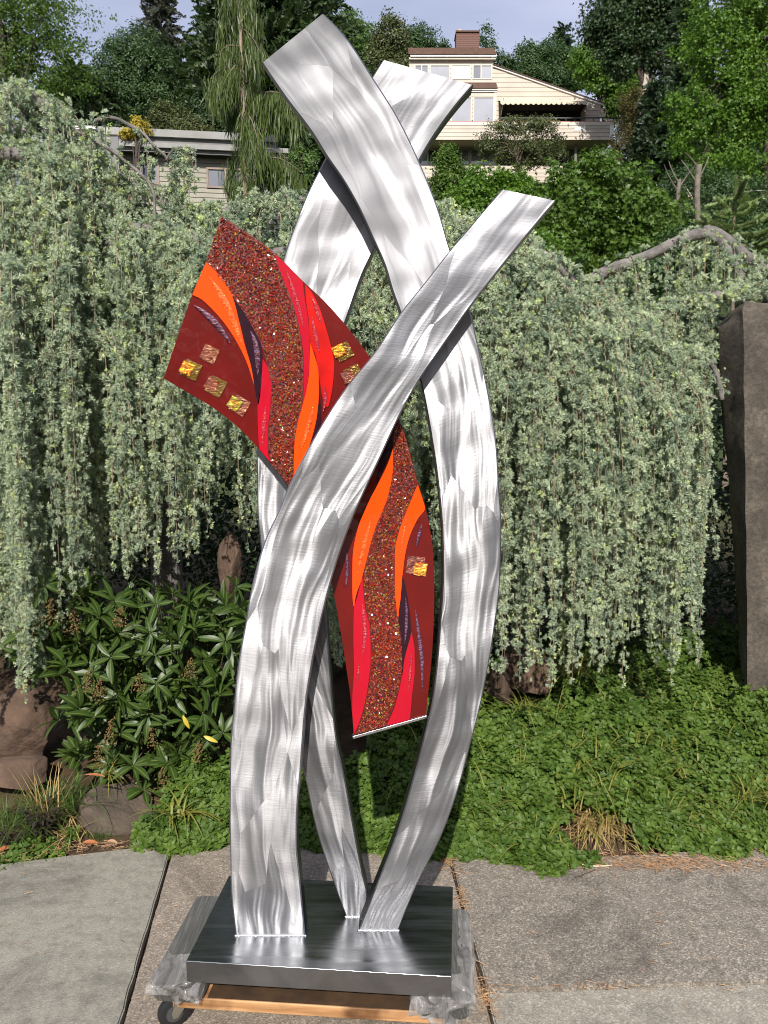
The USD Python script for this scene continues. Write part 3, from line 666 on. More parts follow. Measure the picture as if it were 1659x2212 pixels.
def wrap(x0, x1, y0, y1, z0, z1, bulge, seed, torn):
    """Crumpled plastic film round a board end."""
    nu, nv = 90, 22
    th = np.linspace(0, 2 * math.pi, nu, endpoint=False)
    cz, hz, cx, hx = (z0 + z1) / 2, (z1 - z0) / 2, (x0 + x1) / 2, (x1 - x0) / 2
    ca, sa = np.cos(th), np.sin(th)
    k = 1 / np.maximum(np.abs(ca), np.abs(sa)) ** 0.86
    ring = np.stack([cx + hx * ca * k, cz + hz * sa * k], 1)
    rows = np.linspace(y0, y1, nv)
    v = np.stack([np.broadcast_to(ring[None, :, 0], (nv, nu)), np.broadcast_to(rows[:, None], (nv, nu)), np.broadcast_to(ring[None, :, 1], (nv, nu))], -1).copy()
    q = v.reshape(-1, 3)
    nz = meshkit.fbm(q * 30 + seed, 4, seed) - 0.5
    d = q - [cx, 0, cz]; d[:, 1] = 0; d /= np.linalg.norm(d, axis=1, keepdims=True) + 1e-9
    d *= np.where(d[:, 2:] < 0, 0.35, 1.0)
    q = q + d * (0.003 + np.abs(nz)[:, None] * bulge)
    q[:, 1] += (meshkit.fbm(np.c_[q[:, 0] * 25, q[:, 2] * 25, np.full(len(q), seed)], 3, seed + 3) - 0.5) * torn * np.abs(np.linspace(-1, 1, nv)).repeat(nu) ** 2
    v = q.reshape(nv, nu, 3)
    v[0, :, [0, 2]] = (v[0, :, [0, 2]].T * 1.0).T
    i = (np.arange(nv - 1)[:, None] * nu + np.arange(nu)[None]).ravel()
    j = (np.arange(nv - 1)[:, None] * nu + (np.arange(nu)[None] + 1) % nu).ravel()
    f = np.concatenate([np.stack([i, j, j + nu], 1), np.stack([i, j + nu, i + nu], 1)])
    cap = np.vstack([q, [[cx, y0 - 0.006, cz]]])
    e = np.arange(nu)
    f = np.vstack([f, np.stack([np.full(nu, len(q)), (e + 1) % nu, e], 1)])
    return trimesh.Trimesh(cap, f, process=False)
obj('plastic_wrap', local(wrap(FX0, FX0 + 0.130, BY0 - 0.001, BY0 + 0.13, TZ - 0.050, TZ + 0.0, 0.016, 4, 0.10)), film, tr, smooth=True)
obj('plastic_wrap', local(wrap(FX1 - 0.145, FX1, BY0 - 0.002, BY0 + 0.10, TZ - 0.052, TZ + 0.0, 0.018, 8, 0.10)), film, tr, smooth=True)
obj('plastic_wrap', local(wrap(FX1 - 0.03, FX1 + 0.004, BY0 + 0.03, BY1 - 0.03, TZ - 0.055, TZ - 0.004, 0.050, 14, 0.12)), film, tr, smooth=True, label='loose plastic film along the right end of the trolley')
def caster(x, y, turn):
    Tm = trimesh.transformations.rotation_matrix(turn, [0, 0, 1]); Tm[:3, 3] = [x, y, 0]
    R, zt = 0.0405, TZ - 0.052
    whl = lathe([(0.012, -0.012), (R - 0.008, -0.012), (R - 0.002, -0.010), (R, -0.005), (R, 0.005), (R - 0.002, 0.010), (R - 0.008, 0.012), (0.012, 0.012), (0.012, -0.012)], 36)
    whl.apply_transform(trimesh.transformations.rotation_matrix(math.pi / 2, [0, 1, 0])); whl.apply_translation((0, 0.022, R))
    hub = lathe([(0.001, -0.0135), (0.013, -0.0135), (0.022, -0.0125), (0.022, 0.0125), (0.013, 0.0135), (0.001, 0.0135)], 24)
    hub.apply_transform(trimesh.transformations.rotation_matrix(math.pi / 2, [0, 1, 0])); hub.apply_translation((0, 0.022, R))
    side = Polygon([(-0.022, zt - 0.010), (0.020, zt - 0.010), (0.032, R + 0.006), (0.028, R - 0.009), (0.015, R - 0.009)])
    fork = []
    for sx in (-0.019, 0.016):
        m = trimesh.creation.extrude_polygon(side, 0.003, engine='earcut'); v = m.vertices
        m.vertices = np.stack([sx + v[:, 2], v[:, 0], v[:, 1]], 1); fork.append(m)
    fork += [bx(-0.019, 0.019, -0.022, 0.020, zt - 0.011, zt - 0.008), lathe([(0.001, zt - 0.008), (0.020, zt - 0.008), (0.020, zt - 0.003), (0.001, zt - 0.003)], 20), bx(-0.03, 0.03, -0.03, 0.03, zt - 0.003, zt - 0.0005)]
    def put(m):
        m = m.copy(); m.apply_transform(Tm); return local(m)
    p = obj('caster', put(whl), rubber, tr, smooth=40)
    obj('fork', put(cat_mesh(fork)), zinc, p)
    obj('hub', put(hub), plain('grey_hub', (0.05, 0.053, 0.056), rough=0.4), p, smooth=40)
for x_, y_, a_ in ((FX0 + 0.066, BY0 + 0.050, math.pi - 0.95), (FX1 - 0.062, BY0 + 0.05, math.pi + 0.4), (FX0 + 0.062, BY1 - 0.06, 0.2), (FX1 - 0.062, BY1 - 0.06, -0.2)):
    caster(x_, y_, a_)
# ================================================================== weeping blue cedars
rng = np.random.default_rng(21)
bark = plain('grey_bark', (0.16, 0.145, 0.135), rough=0.95, var=0.6, scale=25, bump=0.008, bump_scale=70)
twig_m = plain('tan_twig', (0.20, 0.155, 0.10), rough=0.8, var=0.3, scale=12)
def needle_tuft(n, length, spread, width, seed):
    r = np.random.default_rng(seed)
    v, f = [], []
    for q in range(n):
        z = 1 - spread * r.random()
        a = r.uniform(0, 2 * math.pi)
        s = math.sqrt(max(0, 1 - z * z))
        d = np.array([s * math.cos(a), s * math.sin(a), z])
        side = np.cross(d, r.normal(size=3)); side /= np.linalg.norm(side)
        l = length * r.uniform(0.75, 1.1)
        b = len(v)
        v += [d * 0.001 - side * width * 0.35, d * 0.001 + side * width * 0.35, d * l * 0.72 + side * width * 0.5, d * l * 0.72 - side * width * 0.5, d * l]
        f += [[b, b + 1, b + 2], [b, b + 2, b + 3], [b + 3, b + 2, b + 4]]
    return np.array(v), np.array(f)
M_BLUE = leaf('blue_needles', (0.155, 0.225, 0.165), (0.60, 0.67, 0.46), rough=0.5, trans=0.25, spec=0.35, tint=(1.0, 1.05, 0.75), patch=9.0, patchy=1.5)
M_NEW = leaf('young_needles', (0.46, 0.56, 0.25), (0.68, 0.75, 0.42), rough=0.5, trans=0.3, spec=0.3, tint=(1.0, 1.05, 0.7))
cedar_protos = [(f'needle_tuft', needle_tuft(32, 0.0175, 1.0, 0.0026, 60 + q), M_BLUE) for q in range(4)] + \
               [(f'young_tuft', needle_tuft(20, 0.015, 0.62, 0.0030, 80 + q), M_NEW) for q in range(2)]
TIPX = np.array([-400, 0, 40, 100, 160, 230, 300, 400, 470, 540, 640, 760, 900, 1000, 1090, 1180, 1300, 1420, 1530, 1600, 1680, 2000], float)
TIPY = np.array([1560, 1590, 1480, 1340, 1370, 1320, 1300, 1270, 1180, 1160, 1400, 1520, 1480, 1430, 1520, 1490, 1430, 1420, 1530, 1440, 1300, 1300], float)

def grow(limb, y, n, reach, up, rng, back=0.25, drop=None, tipvar=0.75, tipmin=0.0, single=False):
    """Strands that leave a limb (pixels at depth y), arch out and hang. Returns a list of point rows."""
    pts = spline([at(p[0], p[1], y + (p[2] if len(p) > 2 else 0)) for p in limb], 120)
    out = []
    for q0 in range(int(n * (1.12 if drop is None and not single else 1.0))):
        if q0 % (7 if drop is None and not single else 1) == 0:                                          # strands come in bunches with gaps between
            bi, ba, br_, bu, bl = rng.integers(120), rng.normal(0, 0.75) + (math.pi if rng.random() < back else 0), rng.uniform(*reach) * (0.4 + 0.6 * rng.random()), rng.uniform(*up), rng.random() ** 0.95 * tipvar * 1.25
        p = pts[np.clip(bi + rng.integers(-2, 3), 0, 119)] + rng.normal(0, 0.015, 3)
        a = ba + rng.normal(0, 0.10)
        h = np.array([math.sin(a), -math.cos(a), 0])
        r = br_ * rng.uniform(0.6, 1.2)
        d = h * 1.0 + np.array([0, 0, bu])
        d /= np.linalg.norm(d)
        px = CX + p[0] / y * F
        zt = at(px, np.interp(px, TIPX, TIPY), 3.4)[2]
        if drop is None:
            zt = zt + bl * rng.uniform(0.6, 1.25) + rng.random() * 0.15 + tipmin
        else:
            zt = p[2] - rng.uniform(*drop)
        row, st = [p.copy()], 0.03
        bend = st / max(r, 0.03) * 1.25
        wob = rng.normal(0, 0.035, 2)
        for q in range(110):
            d = d + np.array([wob[0] * 0.15 * math.sin(q * 0.5), wob[1] * 0.15 * math.cos(q * 0.43), -bend])
            d /= np.linalg.norm(d)
            p = p + d * st
            if p[1] < 2.98:
                p[1] = 2.98 + (2.98 - p[1]) * 0.2
            row.append(p.copy())
            u_, w_ = pix(p)[0]
            if p[1] < 4.05 and ((640 < w_ < 1000 and u_ > 1536) or (w_ >= 1000 and u_ > 1536 + (w_ - 1000) * 0.17)):
                break
            if p[2] < zt or p[2] < ground_z(p[0], p[1]) + 0.05:
                break
        if len(row) > 4:
            out.append(np.array(row))
    return out

def dress_strands(rows, rng, dens=1.0, young=0.12, bare=0.0):
    """Tuft places, axes, sizes and kinds along the strands."""
    P, D, S, K = [], [], [], []
    for row in rows:
        n = len(row)
        m = int((n - 1) * 0.03 / 0.0105 * dens * rng.uniform(0.7, 1.15))
        t = np.sort(rng.random(m)) * (n - 1.001)
        i0 = t.astype(int)
        p = row[i0] + (row[i0 + 1] - row[i0]) * (t - i0)[:, None]
        tan = row[i0 + 1] - row[i0]
        tan /= np.linalg.norm(tan, axis=1, keepdims=True)
        r = rng.normal(size=(m, 3)); r -= (r * tan).sum(1, keepdims=True) * tan
        r /= np.linalg.norm(r, axis=1, keepdims=True)
        frac = t / n
        side = rng.random() < 0.75
        off = rng.random(m) ** 1.3 * (0.046 if side else 0.016) * np.clip(1.25 - frac, 0.2, 1)
        off2 = off[:, None] * (r * 1.0 + np.array([0, 0, -0.35]))
        d = r * 1.0 + tan * 0.15 + np.array([0, -0.25, 0.25])
        P.append(p + off2); D.append(d)
        S.append(rng.uniform(0.75, 1.2, m) * np.clip(1.35 - 0.55 * frac, 0.6, 1.1))
        yy = young * (0.35 + 1.4 * frac ** 2) * rng.choice([0.3, 1.0, 2.6])
        K.append(np.where(rng.random(m) < yy * np.clip(1.0 + (p[:, 2] - 1.6) * 1.2, 0.8, 2.2), 4 + rng.integers(0, 2, m), rng.integers(0, 4, m)))
    return np.vstack(P), np.vstack(D), np.concatenate(S), np.concatenate(K)

def cedar(label, limbs, trunk, loc, rng):
    t = thing('weeping_cedar', label, 'tree', loc)
    obj('trunk', tube(spline(trunk, 24), np.linspace(0.085, 0.05, 24), 12), bark, t, smooth=True)
    rows, bare_rows = [], []
    for lb in limbs:
        c = spline([at(p[0], p[1], lb['y'] + (p[2] if len(p) > 2 else 0)) for p in lb['px']], 40)
        c = c + (meshkit.fbm(c * 6, 2, 7) - 0.5)[:, None] * np.array([0.03, 0.05, 0.05])
        r0, r1 = lb['r']
        obj('limb', tube(c, np.linspace(r0, r1, 40) * (0.82 + 0.5 * meshkit.noise(c * 17, 3)), 9), bark, t, smooth=True)
        rows += grow(lb['px'], lb['y'], lb['n'], lb['reach'], lb.get('up', (0.0, 0.5)), rng, lb.get('back', 0.25), lb.get('drop'), lb.get('tipvar', 0.75), lb.get('tipmin', 0.0), lb.get('single', False))
    for lb in limbs:
        k = lb.get('tufts', 0.6)
        if k:
            c = spline([at(p[0], p[1], lb['y'] + (p[2] if len(p) > 2 else 0)) for p in lb['px']], 200)
            ln = np.linalg.norm(np.diff(c, axis=0), axis=1).sum()
            c = spline(c, max(6, int(ln / 0.03))) + [0, -0.3 * lb['r'][0], 0.9 * lb['r'][0]]
            bare_rows.append((c, k))
    tw = [tube(row[::2] if len(row) > 8 else row, np.linspace(0.0024, 0.0010, len(row[::2] if len(row) > 8 else row)), 3, cap=False) for row in rows]
    obj('twigs', soup(tw), twig_m, t, kind='stuff')
    P, D, S, K = dress_strands(rows, rng)
    for c, k in bare_rows:
        extra = dress_strands([c + rng.normal(0, 0.01, 3) for _ in range(3 if k > 0.5 else 1)], rng, dens=k)
        P, D, S, K = np.vstack([P, extra[0]]), np.vstack([D, extra[1] + [0, -0.2, 0.5]]), np.concatenate([S, extra[2]]), np.concatenate([K, extra[3]])
    scatter('foliage', t, cedar_protos, P, D, S, K, rng)
    return len(P)

L_limbs = [
    dict(px=[(-260, 420), (-120, 235), (-40, 200), (40, 200), (105, 245), (165, 310), (250, 378), (335, 430), (410, 478)], y=3.95, r=(0.045, 0.018), n=135, reach=(0.05, 0.62), back=0.15, up=(-0.1, 0.3)),
    dict(px=[(-200, 560), (-100, 420), (0, 330), (70, 330), (140, 400), (220, 500), (300, 600), (380, 700)], y=3.70, r=(0.035, 0.015), n=120, reach=(0.05, 0.50), back=0.1, up=(-0.2, 0.3)),
    dict(px=[(-160, 700), (-60, 480), (20, 430), (90, 430), (160, 500), (210, 640)], y=3.55, r=(0.030, 0.010), n=75, reach=(0.05, 0.38), back=0.1),
    dict(px=[(250, 490), (330, 490), (430, 530), (520, 630), (560, 750)], y=3.65, r=(0.025, 0.010), n=85, reach=(0.05, 0.45), back=0.15, up=(-0.3, 0.2)),
    dict(px=[(365, 500), (440, 462), (530, 452), (610, 436), (690, 430), (760, 520), (810, 640)], y=4.0, r=(0.020, 0.012), n=105, reach=(0.04, 0.40), back=0.25),
    dict(px=[(430, 640), (520, 560), (610, 540), (690, 580), (760, 660)], y=3.72, r=(0.025, 0.010), n=75, reach=(0.04, 0.42), back=0.15),
    dict(px=[(205, 262), (235, 255), (268, 266), (310, 285), (345, 318), (365, 350), (376, 420)], y=3.9, r=(0.0085, 0.005), n=13, reach=(0.02, 0.10), drop=(0.06, 0.30), up=(0.1, 0.7), tufts=0.35),
    dict(px=[(140, 270), (180, 288), (230, 312), (275, 345), (308, 385), (330, 440), (338, 500)], y=3.8, r=(0.0085, 0.005), n=11, reach=(0.02, 0.10), drop=(0.05, 0.22), up=(0.1, 0.7), tufts=0.3),
    dict(px=[(40, 760), (160, 720), (280, 740), (400, 790), (500, 830)], y=3.42, r=(0.008, 0.004), n=40, reach=(0.04, 0.30), back=0.1, tipvar=0.3, single=True, tufts=0),
    dict(px=[(-90, 640), (-40, 560), (10, 560), (45, 640)], y=3.30, r=(0.012, 0.006), n=34, reach=(0.02, 0.16), back=0.1, tipvar=0.16),
    dict(px=[(360, 345), (385, 320), (405, 322), (418, 370)], y=3.88, r=(0.005, 0.003), n=7, reach=(0.02, 0.06), drop=(0.08, 0.3), tufts=0.4),
]
R_limbs = [
    dict(px=[(820, 620), (880, 560), (950, 505), (1000, 492), (1060, 500), (1130, 525), (1190, 570), (1230, 650), (1260, 760)], y=3.98, r=(0.045, 0.02), n=150, reach=(0.05, 0.5), back=0.2),
    dict(px=[(860, 720), (940, 600), (1020, 560), (1100, 580), (1170, 640), (1230, 740)], y=3.68, r=(0.03, 0.012), n=110, reach=(0.05, 0.45), back=0.12),
    dict(px=[(1010, 760), (1080, 680), (1160, 690), (1240, 760), (1300, 850)], y=3.52, r=(0.022, 0.010), n=70, reach=(0.04, 0.34), back=0.1),
    dict(px=[(1180, 640), (1240, 615), (1290, 598), (1350, 572), (1410, 548), (1455, 528), (1510, 508), (1545, 520), (1580, 560), (1598, 600), (1606, 660)], y=3.95, r=(0.027, 0.018), n=50, reach=(0.02, 0.13), drop=(0.25, 0.60), back=0.35, up=(0.0, 0.5), tufts=0.3),
    dict(px=[(1520, 505), (1570, 520), (1620, 558), (1670, 600), (1740, 690)], y=4.0, r=(0.028, 0.018), n=40, reach=(0.02, 0.2), drop=(0.3, 0.8), back=0.3, tufts=0.35),
    dict(px=[(1190, 560), (1250, 620), (1310, 670), (1350, 705), (1385, 750), (1402, 800), (1410, 860)], y=3.62, r=(0.017, 0.010), n=45, reach=(0.04, 0.35), back=0.25),
    dict(px=[(1300, 720), (1380, 690), (1450, 672), (1520, 640), (1590, 632), (1660, 660), (1720, 760)], y=3.85, r=(0.028, 0.012), n=105, reach=(0.04, 0.42), back=0.12),
    dict(px=[(1310, 860), (1380, 780), (1450, 760), (1520, 770), (1560, 860)], y=3.56, r=(0.02, 0.009), n=70, reach=(0.04, 0.26), back=0.1),
    dict(px=[(990, 800), (1100, 760), (1220, 790), (1330, 820), (1450, 830), (1550, 860)], y=3.46, r=(0.008, 0.004), n=58, reach=(0.04, 0.30), back=0.1, tipvar=0.14, single=True, tufts=0),
    dict(px=[(1480, 700), (1540, 690), (1600, 720)], y=3.98, r=(0.012, 0.006), n=40, reach=(0.03, 0.2), back=0.1, tipvar=0.4),
    dict(px=[(1330, 1010), (1400, 960), (1450, 930), (1490, 945), (1530, 1010)], y=3.42, r=(0.012, 0.005), n=26, reach=(0.03, 0.16), back=0.1),
]
tl = at(330, 900, 4.1); tr_ = at(1150, 900, 4.1)
n1 = cedar('weeping blue cedar with domed crown hanging like a curtain left of the sculpture', L_limbs,
           [[tl[0], 4.1, ground_z(tl[0], 4.1) - 0.05], [tl[0] + 0.05, 4.08, 1.2], [tl[0] - 0.05, 4.02, 1.9], at(300, 440, 4.0)], (tl[0], 4.1, ground_z(tl[0], 4.1)), rng)
n2 = cedar('weeping blue cedar with thick bare arching limb, between sculpture and stone column', R_limbs,
           [[tr_[0], 4.1, ground_z(tr_[0], 4.1) - 0.05], [tr_[0] - 0.04, 4.1, 1.1], [tr_[0] + 0.06, 4.05, 1.6], at(1190, 570, 3.98)], (tr_[0], 4.1, ground_z(tr_[0], 4.1)), rng)
print('cedar tufts', n1, n2)

# ================================================================== stones
def rock(name, label, c, size, seed, m, cat='rock', sub=4, flat=0.55, parent=None, turn=0.0):
    r = np.random.default_rng(seed)
    s = trimesh.creation.icosphere(sub, 1.0)
    v = s.vertices.copy()
    for _ in range(11):                                      # broken faces
        n = r.normal(size=3); n /= np.linalg.norm(n)
        h = r.uniform(flat, 0.95)
        over = v @ n - h
        v -= np.maximum(over, 0)[:, None] * n * 0.93
    v *= 1 + (meshkit.fbm(v * 2.3 + seed, 4, seed)[:, None] - 0.5) * 0.20 + (meshkit.fbm(v * 7 + seed, 3, seed + 1)[:, None] - 0.5) * 0.07
    v *= np.asarray(size)
    cs, sn = math.cos(turn), math.sin(turn)
    v = np.stack([v[:, 0] * cs - v[:, 1] * sn, v[:, 0] * sn + v[:, 1] * cs, v[:, 2]], 1)
    return obj(name, (v + np.asarray(c), s.faces), m, parent, smooth=24, label=label, cat=cat)
stone_b = plain('brown_stone', (0.085, 0.053, 0.036), rough=0.95, var=0.6, scale=7, bump=0.012, bump_scale=38)
stone_g = plain('grey_stone', (0.085, 0.064, 0.047), rough=0.95, var=0.5, scale=9, bump=0.010, bump_scale=60)
basalt = mat('basalt', {
    'g': ('geometry', {}), 'n': ('noise_texture', {'scale': 5.0, 'detail': 7.0, 'roughness': 0.7}), 'v': ('noise_texture', {'scale': 55.0, 'detail': 5.0, 'roughness': 0.75}),
    'r': ('rgb_ramp', {'ramp': [(0.28, (0.036, 0.030, 0.024)), (0.5, (0.08, 0.066, 0.052)), (0.72, (0.165, 0.14, 0.11))]}),
    'r2': ('rgb_ramp', {'ramp': [(0.3, (0.45, 0.45, 0.45)), (0.55, (1, 1, 1)), (0.66, (1.25, 1.2, 1.15)), (0.75, (2.4, 2.3, 2.1))]}),
    'm': ('mix', {'mix_type': 'multiply', 'fac': 1.0}), 'b': ('bump', {'strength': 0.9, 'distance': 0.006}), 'p': ('principled_bsdf', {'roughness': 0.85})},
    [('g.position', 'n.vector'), ('g.position', 'v.vector'), ('n.fac', 'r.fac'), ('v.fac', 'r2.fac'), ('r.color', 'm.color1'), ('r2.color', 'm.color2'), ('m.color', 'p.base_color'), ('v.fac', 'b.height'), ('b.normal', 'p.normal')])
def dpt(y, z):
    return y * math.cos(PITCH) + (CAM_H - z) * math.sin(PITCH)
def column():
    zs = np.array([0.0, 0.35, 0.7, 1.05, 1.35, 1.6, 1.8, 1.93, 1.985, 2.02])
    lx = np.array([1606, 1602, 1592, 1580, 1570, 1556, 1549, 1548, 1572, 1600])
    fx = np.array([1617, 1616, 1613, 1611, 1610, 1608, 1607, 1606, 1606, 1612])
    rows = []
    for z, l, f_ in zip(zs, lx, fx):
        sh = 1 - 0.05 * max(0, (z - 1.9) / 0.12)
        v = [((l - CX) / F * dpt(3.80, z), 3.80), ((f_ - CX) / F * dpt(3.60, z), 3.60), ((1800 - CX) / F * 3.6, 3.56), ((1880 - CX) / F * 3.8, 3.78), ((1840 - CX) / F * 4.0, 4.05), ((1640 - CX) / F * 4.1, 4.08)]
        c = np.mean(v, axis=0)
        rows.append([(c[0] + (x - c[0]) * (sh if q not in (0, 1) else 1), c[1] + (y - c[1]) * sh, z - (0.02 if q in (2, 3) and z > 2 else 0)) for q, (x, y) in enumerate(v)])
    rows = np.array(rows)
    n, k = rows.shape[:2]
    # finer rows and sides, then weathering
    dense = []
    for q in range(n - 1):
        for t in np.linspace(0, 1, 7)[:-1]:
            dense.append(rows[q] * (1 - t) + rows[q + 1] * t)
    dense.append(rows[-1]); dense = np.array(dense)
    seg = 9
    loop = np.concatenate([dense[:, [q]] + (dense[:, [(q + 1) % k]] - dense[:, [q]]) * (np.linspace(0, 1, seg + 1)[:-1])[None, :, None] for q in range(k)], 1)
    N, K = loop.shape[:2]
    v = np.vstack([loop.reshape(-1, 3), loop[-1].mean(0)[None]])
    i = (np.arange(N - 1)[:, None] * K + np.arange(K)[None]).ravel(); j = (np.arange(N - 1)[:, None] * K + (np.arange(K)[None] + 1) % K).ravel()
    f = np.concatenate([np.stack([i, j, j + K], 1), np.stack([i, j + K, i + K], 1)])
    e = np.arange(K); f = np.vstack([f, np.stack([(N - 1) * K + e, (N - 1) * K + (e + 1) % K, np.full(K, N * K)], 1)])
    c = np.array([v[:, 0].mean(), v[:, 1].mean(), 0])
    d = v - c; d[:, 2] = 0; d /= np.linalg.norm(d, axis=1, keepdims=True) + 1e-9
    v = v + d * ((meshkit.fbm(v * 7, 5, 3) - 0.5) * 0.03)[:, None]
    v[:, 2] += (meshkit.fbm(v * 9, 3, 8) - 0.5) * 0.02 * (v[:, 2] > 1.8)
    obj('basalt_column', (v, f), basalt, None, smooth=28, label='tall dark basalt stone column standing at the right edge of the garden bed', cat='stone')
column()
def rk(label, px, py, y, size, seed, m, turn=0.0, flat=0.55):
    c = at(px, py, y)
    return rock('boulder', label, c, size, seed, m, turn=turn, flat=flat)
rk('large brown boulder at the left edge below the hanging cedar tips', 50, 1585, 3.48, (0.15, 0.18, 0.20), 5, stone_b, 0.3)
rk('grey wedge shaped boulder at the foot of the laurel, behind the left slab', 266, 1765, 3.13, (0.17, 0.13, 0.155), 14, stone_g, 0.2, 0.34)
rk('narrow upright brown stone between laurel and cedar, left of the sculpture', 497, 1235, 3.62, (0.055, 0.09, 0.17), 12, stone_b, 0.1)
rk('brown stone behind the green ground cover, right of the sculpture', 1145, 1452, 3.72, (0.14, 0.12, 0.13), 17, stone_b, -0.2)
rk('low half hidden brown stone just right of the steel arm', 1078, 1480, 3.78, (0.08, 0.10, 0.10), 19, stone_b, 0.4)
rk('flat brown stone under the large left boulder', 40, 1668, 3.3, (0.16, 0.14, 0.07), 23, stone_b, 0.1)

# ================================================================== laurel
rng = np.random.default_rng(31)
laurel_m = mat('laurel_leaf', {
    'st': ('attribute', {'attribute': 'st'}), 'x': ('separate_xyz', {}), 'ab': ('math', {'math_type': 'absolute'}),
    'r': ('rgb_ramp', {'ramp': [(0.0, (0.17, 0.21, 0.06)), (0.08, (0.11, 0.15, 0.04)), (0.13, (0.042, 0.074, 0.012)), (1.0, (0.028, 0.058, 0.009))]}),
    'p': ('principled_bsdf', {'roughness': 0.42, 'specular_ior_level': 0.42, 'coat_weight': 0.0}),
    't': ('translucent_bsdf', {'color': (0.10, 0.20, 0.02)}), 'm': ('mix_closure', {'fac': 0.18})},
    [('st.vector', 'x.vector'), ('x.y', 'ab.value1'), ('ab.value', 'r.fac'), ('r.color', 'p.base_color'), ('p.BSDF', 'm.closure1'), ('t.BSDF', 'm.closure2')], surface='m.closure')
laurel_y = mat('yellow_leaf', {'p': ('principled_bsdf', {'base_color': (0.42, 0.33, 0.03), 'roughness': 0.5})}, [])
def leaf_blade(base, axis, up, length, width, curl, n=6):
    """An elliptic leaf folded along its midrib and curling down to its tip: vertices, triangles, uv."""
    axis = axis / np.linalg.norm(axis); side = np.cross(axis, up); side /= np.linalg.norm(side); nrm = np.cross(side, axis)
    t = np.linspace(0, 1, n)
    w = width / 2 * np.sin(math.pi * np.clip(t * 0.94 + 0.03, 0, 1)) ** 0.8
    c = base + axis * (length * t)[:, None] - nrm * (curl * length * t ** 2)[:, None]
    lift = nrm * (w * 0.32)[:, None]
    v = np.stack([c + side * w[:, None] + lift, c, c - side * w[:, None] + lift], 1).reshape(-1, 3)
    q = np.arange(n - 1) * 3
    f = np.concatenate([np.stack([q + e, q + e + 1, q + e + 4], 1) for e in (0, 1)] + [np.stack([q + e, q + e + 4, q + e + 3], 1) for e in (0, 1)])
    uv = np.stack([np.repeat(t, 3), np.tile([-1.0, 0.0, 1.0], n)], 1)
    return v, f, uv
zone = Polygon([(60, 1270), (150, 1250), (300, 1275), (420, 1275), (520, 1260), (540, 1330), (505, 1500), (495, 1640), (440, 1720), (330, 1735), (215, 1705), (190, 1640), (140, 1650), (100, 1560), (150, 1500), (60, 1440), (20, 1340)])
lp = at(300, 1740, 3.4)
lau = thing('laurel_shrub', 'low glossy dark green laurel shrub under the cedar, left of the sculpture', 'shrub', (lp[0], 3.4, ground_z(lp[0], 3.4)))
leaves, stems, spikes = [], [], []
tries = 0
centers = []
while len(centers) < 230 and tries < 12000:
    tries += 1
    px, py = rng.uniform(20, 545), rng.uniform(1150, 1740)
    if not zone.contains(shapely.Point(px, py)):
        continue
    y = 3.14 + 0.42 * rng.random() ** 1.2 + 0.10 * (1740 - py) / 590
    c = at(px, py, y)
    if any(np.linalg.norm(c - o) < 0.046 for o in centers):
        continue
    centers.append(c)
    axis = np.array([rng.normal(0, 0.8), -0.35 + rng.normal(0, 0.55), 0.7]); axis /= np.linalg.norm(axis)
    a = np.cross(axis, [1, 0.2, 0]); a /= np.linalg.norm(a); b = np.cross(axis, a)
    k = rng.integers(7, 11)
    ph = rng.uniform(0, 6.28)
    for q in range(k):
        th = ph + q * 2.39996 + rng.normal(0, 0.35)
        el = rng.uniform(-0.4, 0.5) + 0.6 * q / k
        d = (a * math.cos(th) + b * math.sin(th)) * math.cos(el) + axis * math.sin(el)
        ln_ = rng.uniform(0.055, 0.10)
        leaves.append(leaf_blade(c + d * 0.006, d, axis + rng.normal(0, 0.12, 3), ln_, ln_ * rng.uniform(0.26, 0.36), rng.uniform(0.05, 0.7)))
    root = np.array([c[0] * 0.55 + lp[0] * 0.45, 3.72 + rng.uniform(-0.1, 0.15), 0.0]); root[2] = ground_z(root[0], root[1]) - 0.02
    stems.append(tube(spline([root, (root + c) / 2 + [0, 0.05, 0.02], c], 8), np.linspace(0.005, 0.0025, 8), 5))
    if rng.random() < 0.4:
        spikes.append((c, axis))
obj('stem', soup(stems), plain('laurel_stem', (0.12, 0.13, 0.05), rough=0.7), lau, kind='stuff')
order = sorted(range(len(leaves)), key=lambda q: leaves[q][0][:, 1].mean())
for r_, q in enumerate(order[:298]):
    obj('leaf', leaves[q][:2], laurel_m, lau, smooth=True, uv=leaves[q][2])
rest = [leaves[q] for q in order[298:]]
obj('leaf_mass', soup([x[:2] for x in rest]), laurel_m, lau, smooth=True, uv=np.vstack([x[2] for x in rest]), kind='stuff')
for px, py, ang in ((395, 1545, -1.1), (440, 1590, -0.3)):
    c = at(px, py, 3.12)
    v, f, uv = leaf_blade(c, np.array([math.cos(ang), -0.3, math.sin(ang)]), np.array([0, -1.0, 0.5]), 0.055, 0.016, 0.35)
    obj('leaf', (v, f), laurel_y, lau, smooth=True, label='yellowed laurel leaf')
berry = trimesh.creation.icosphere(1, 1.0)
sp_m = leaf('dried_flower', (0.10, 0.06, 0.02), (0.20, 0.13, 0.045), trans=0.0, rough=0.8)
P_ = []
for px, py, s_ in ((110, 1330, 0.07), (160, 1350, 0.07), (190, 1480, 0.06), (215, 1500, 0.06), (240, 1590, 0.07), (330, 1600, 0.06), (350, 1690, 0.06), (410, 1450, 0.05), (300, 1480, 0.05), (430, 1630, 0.06), (215, 1640, 0.07), (260, 1340, 0.05)):
    c = at(px, py, 3.10 + rng.uniform(0, 0.12))
    n_ = 110
    t_ = rng.random(n_)
    P_.append(c + np.c_[rng.normal(0, 0.018, n_) * (1.1 - t_), rng.normal(0, 0.018, n_), t_ * s_ * 1.4 - s_ * 0.5])
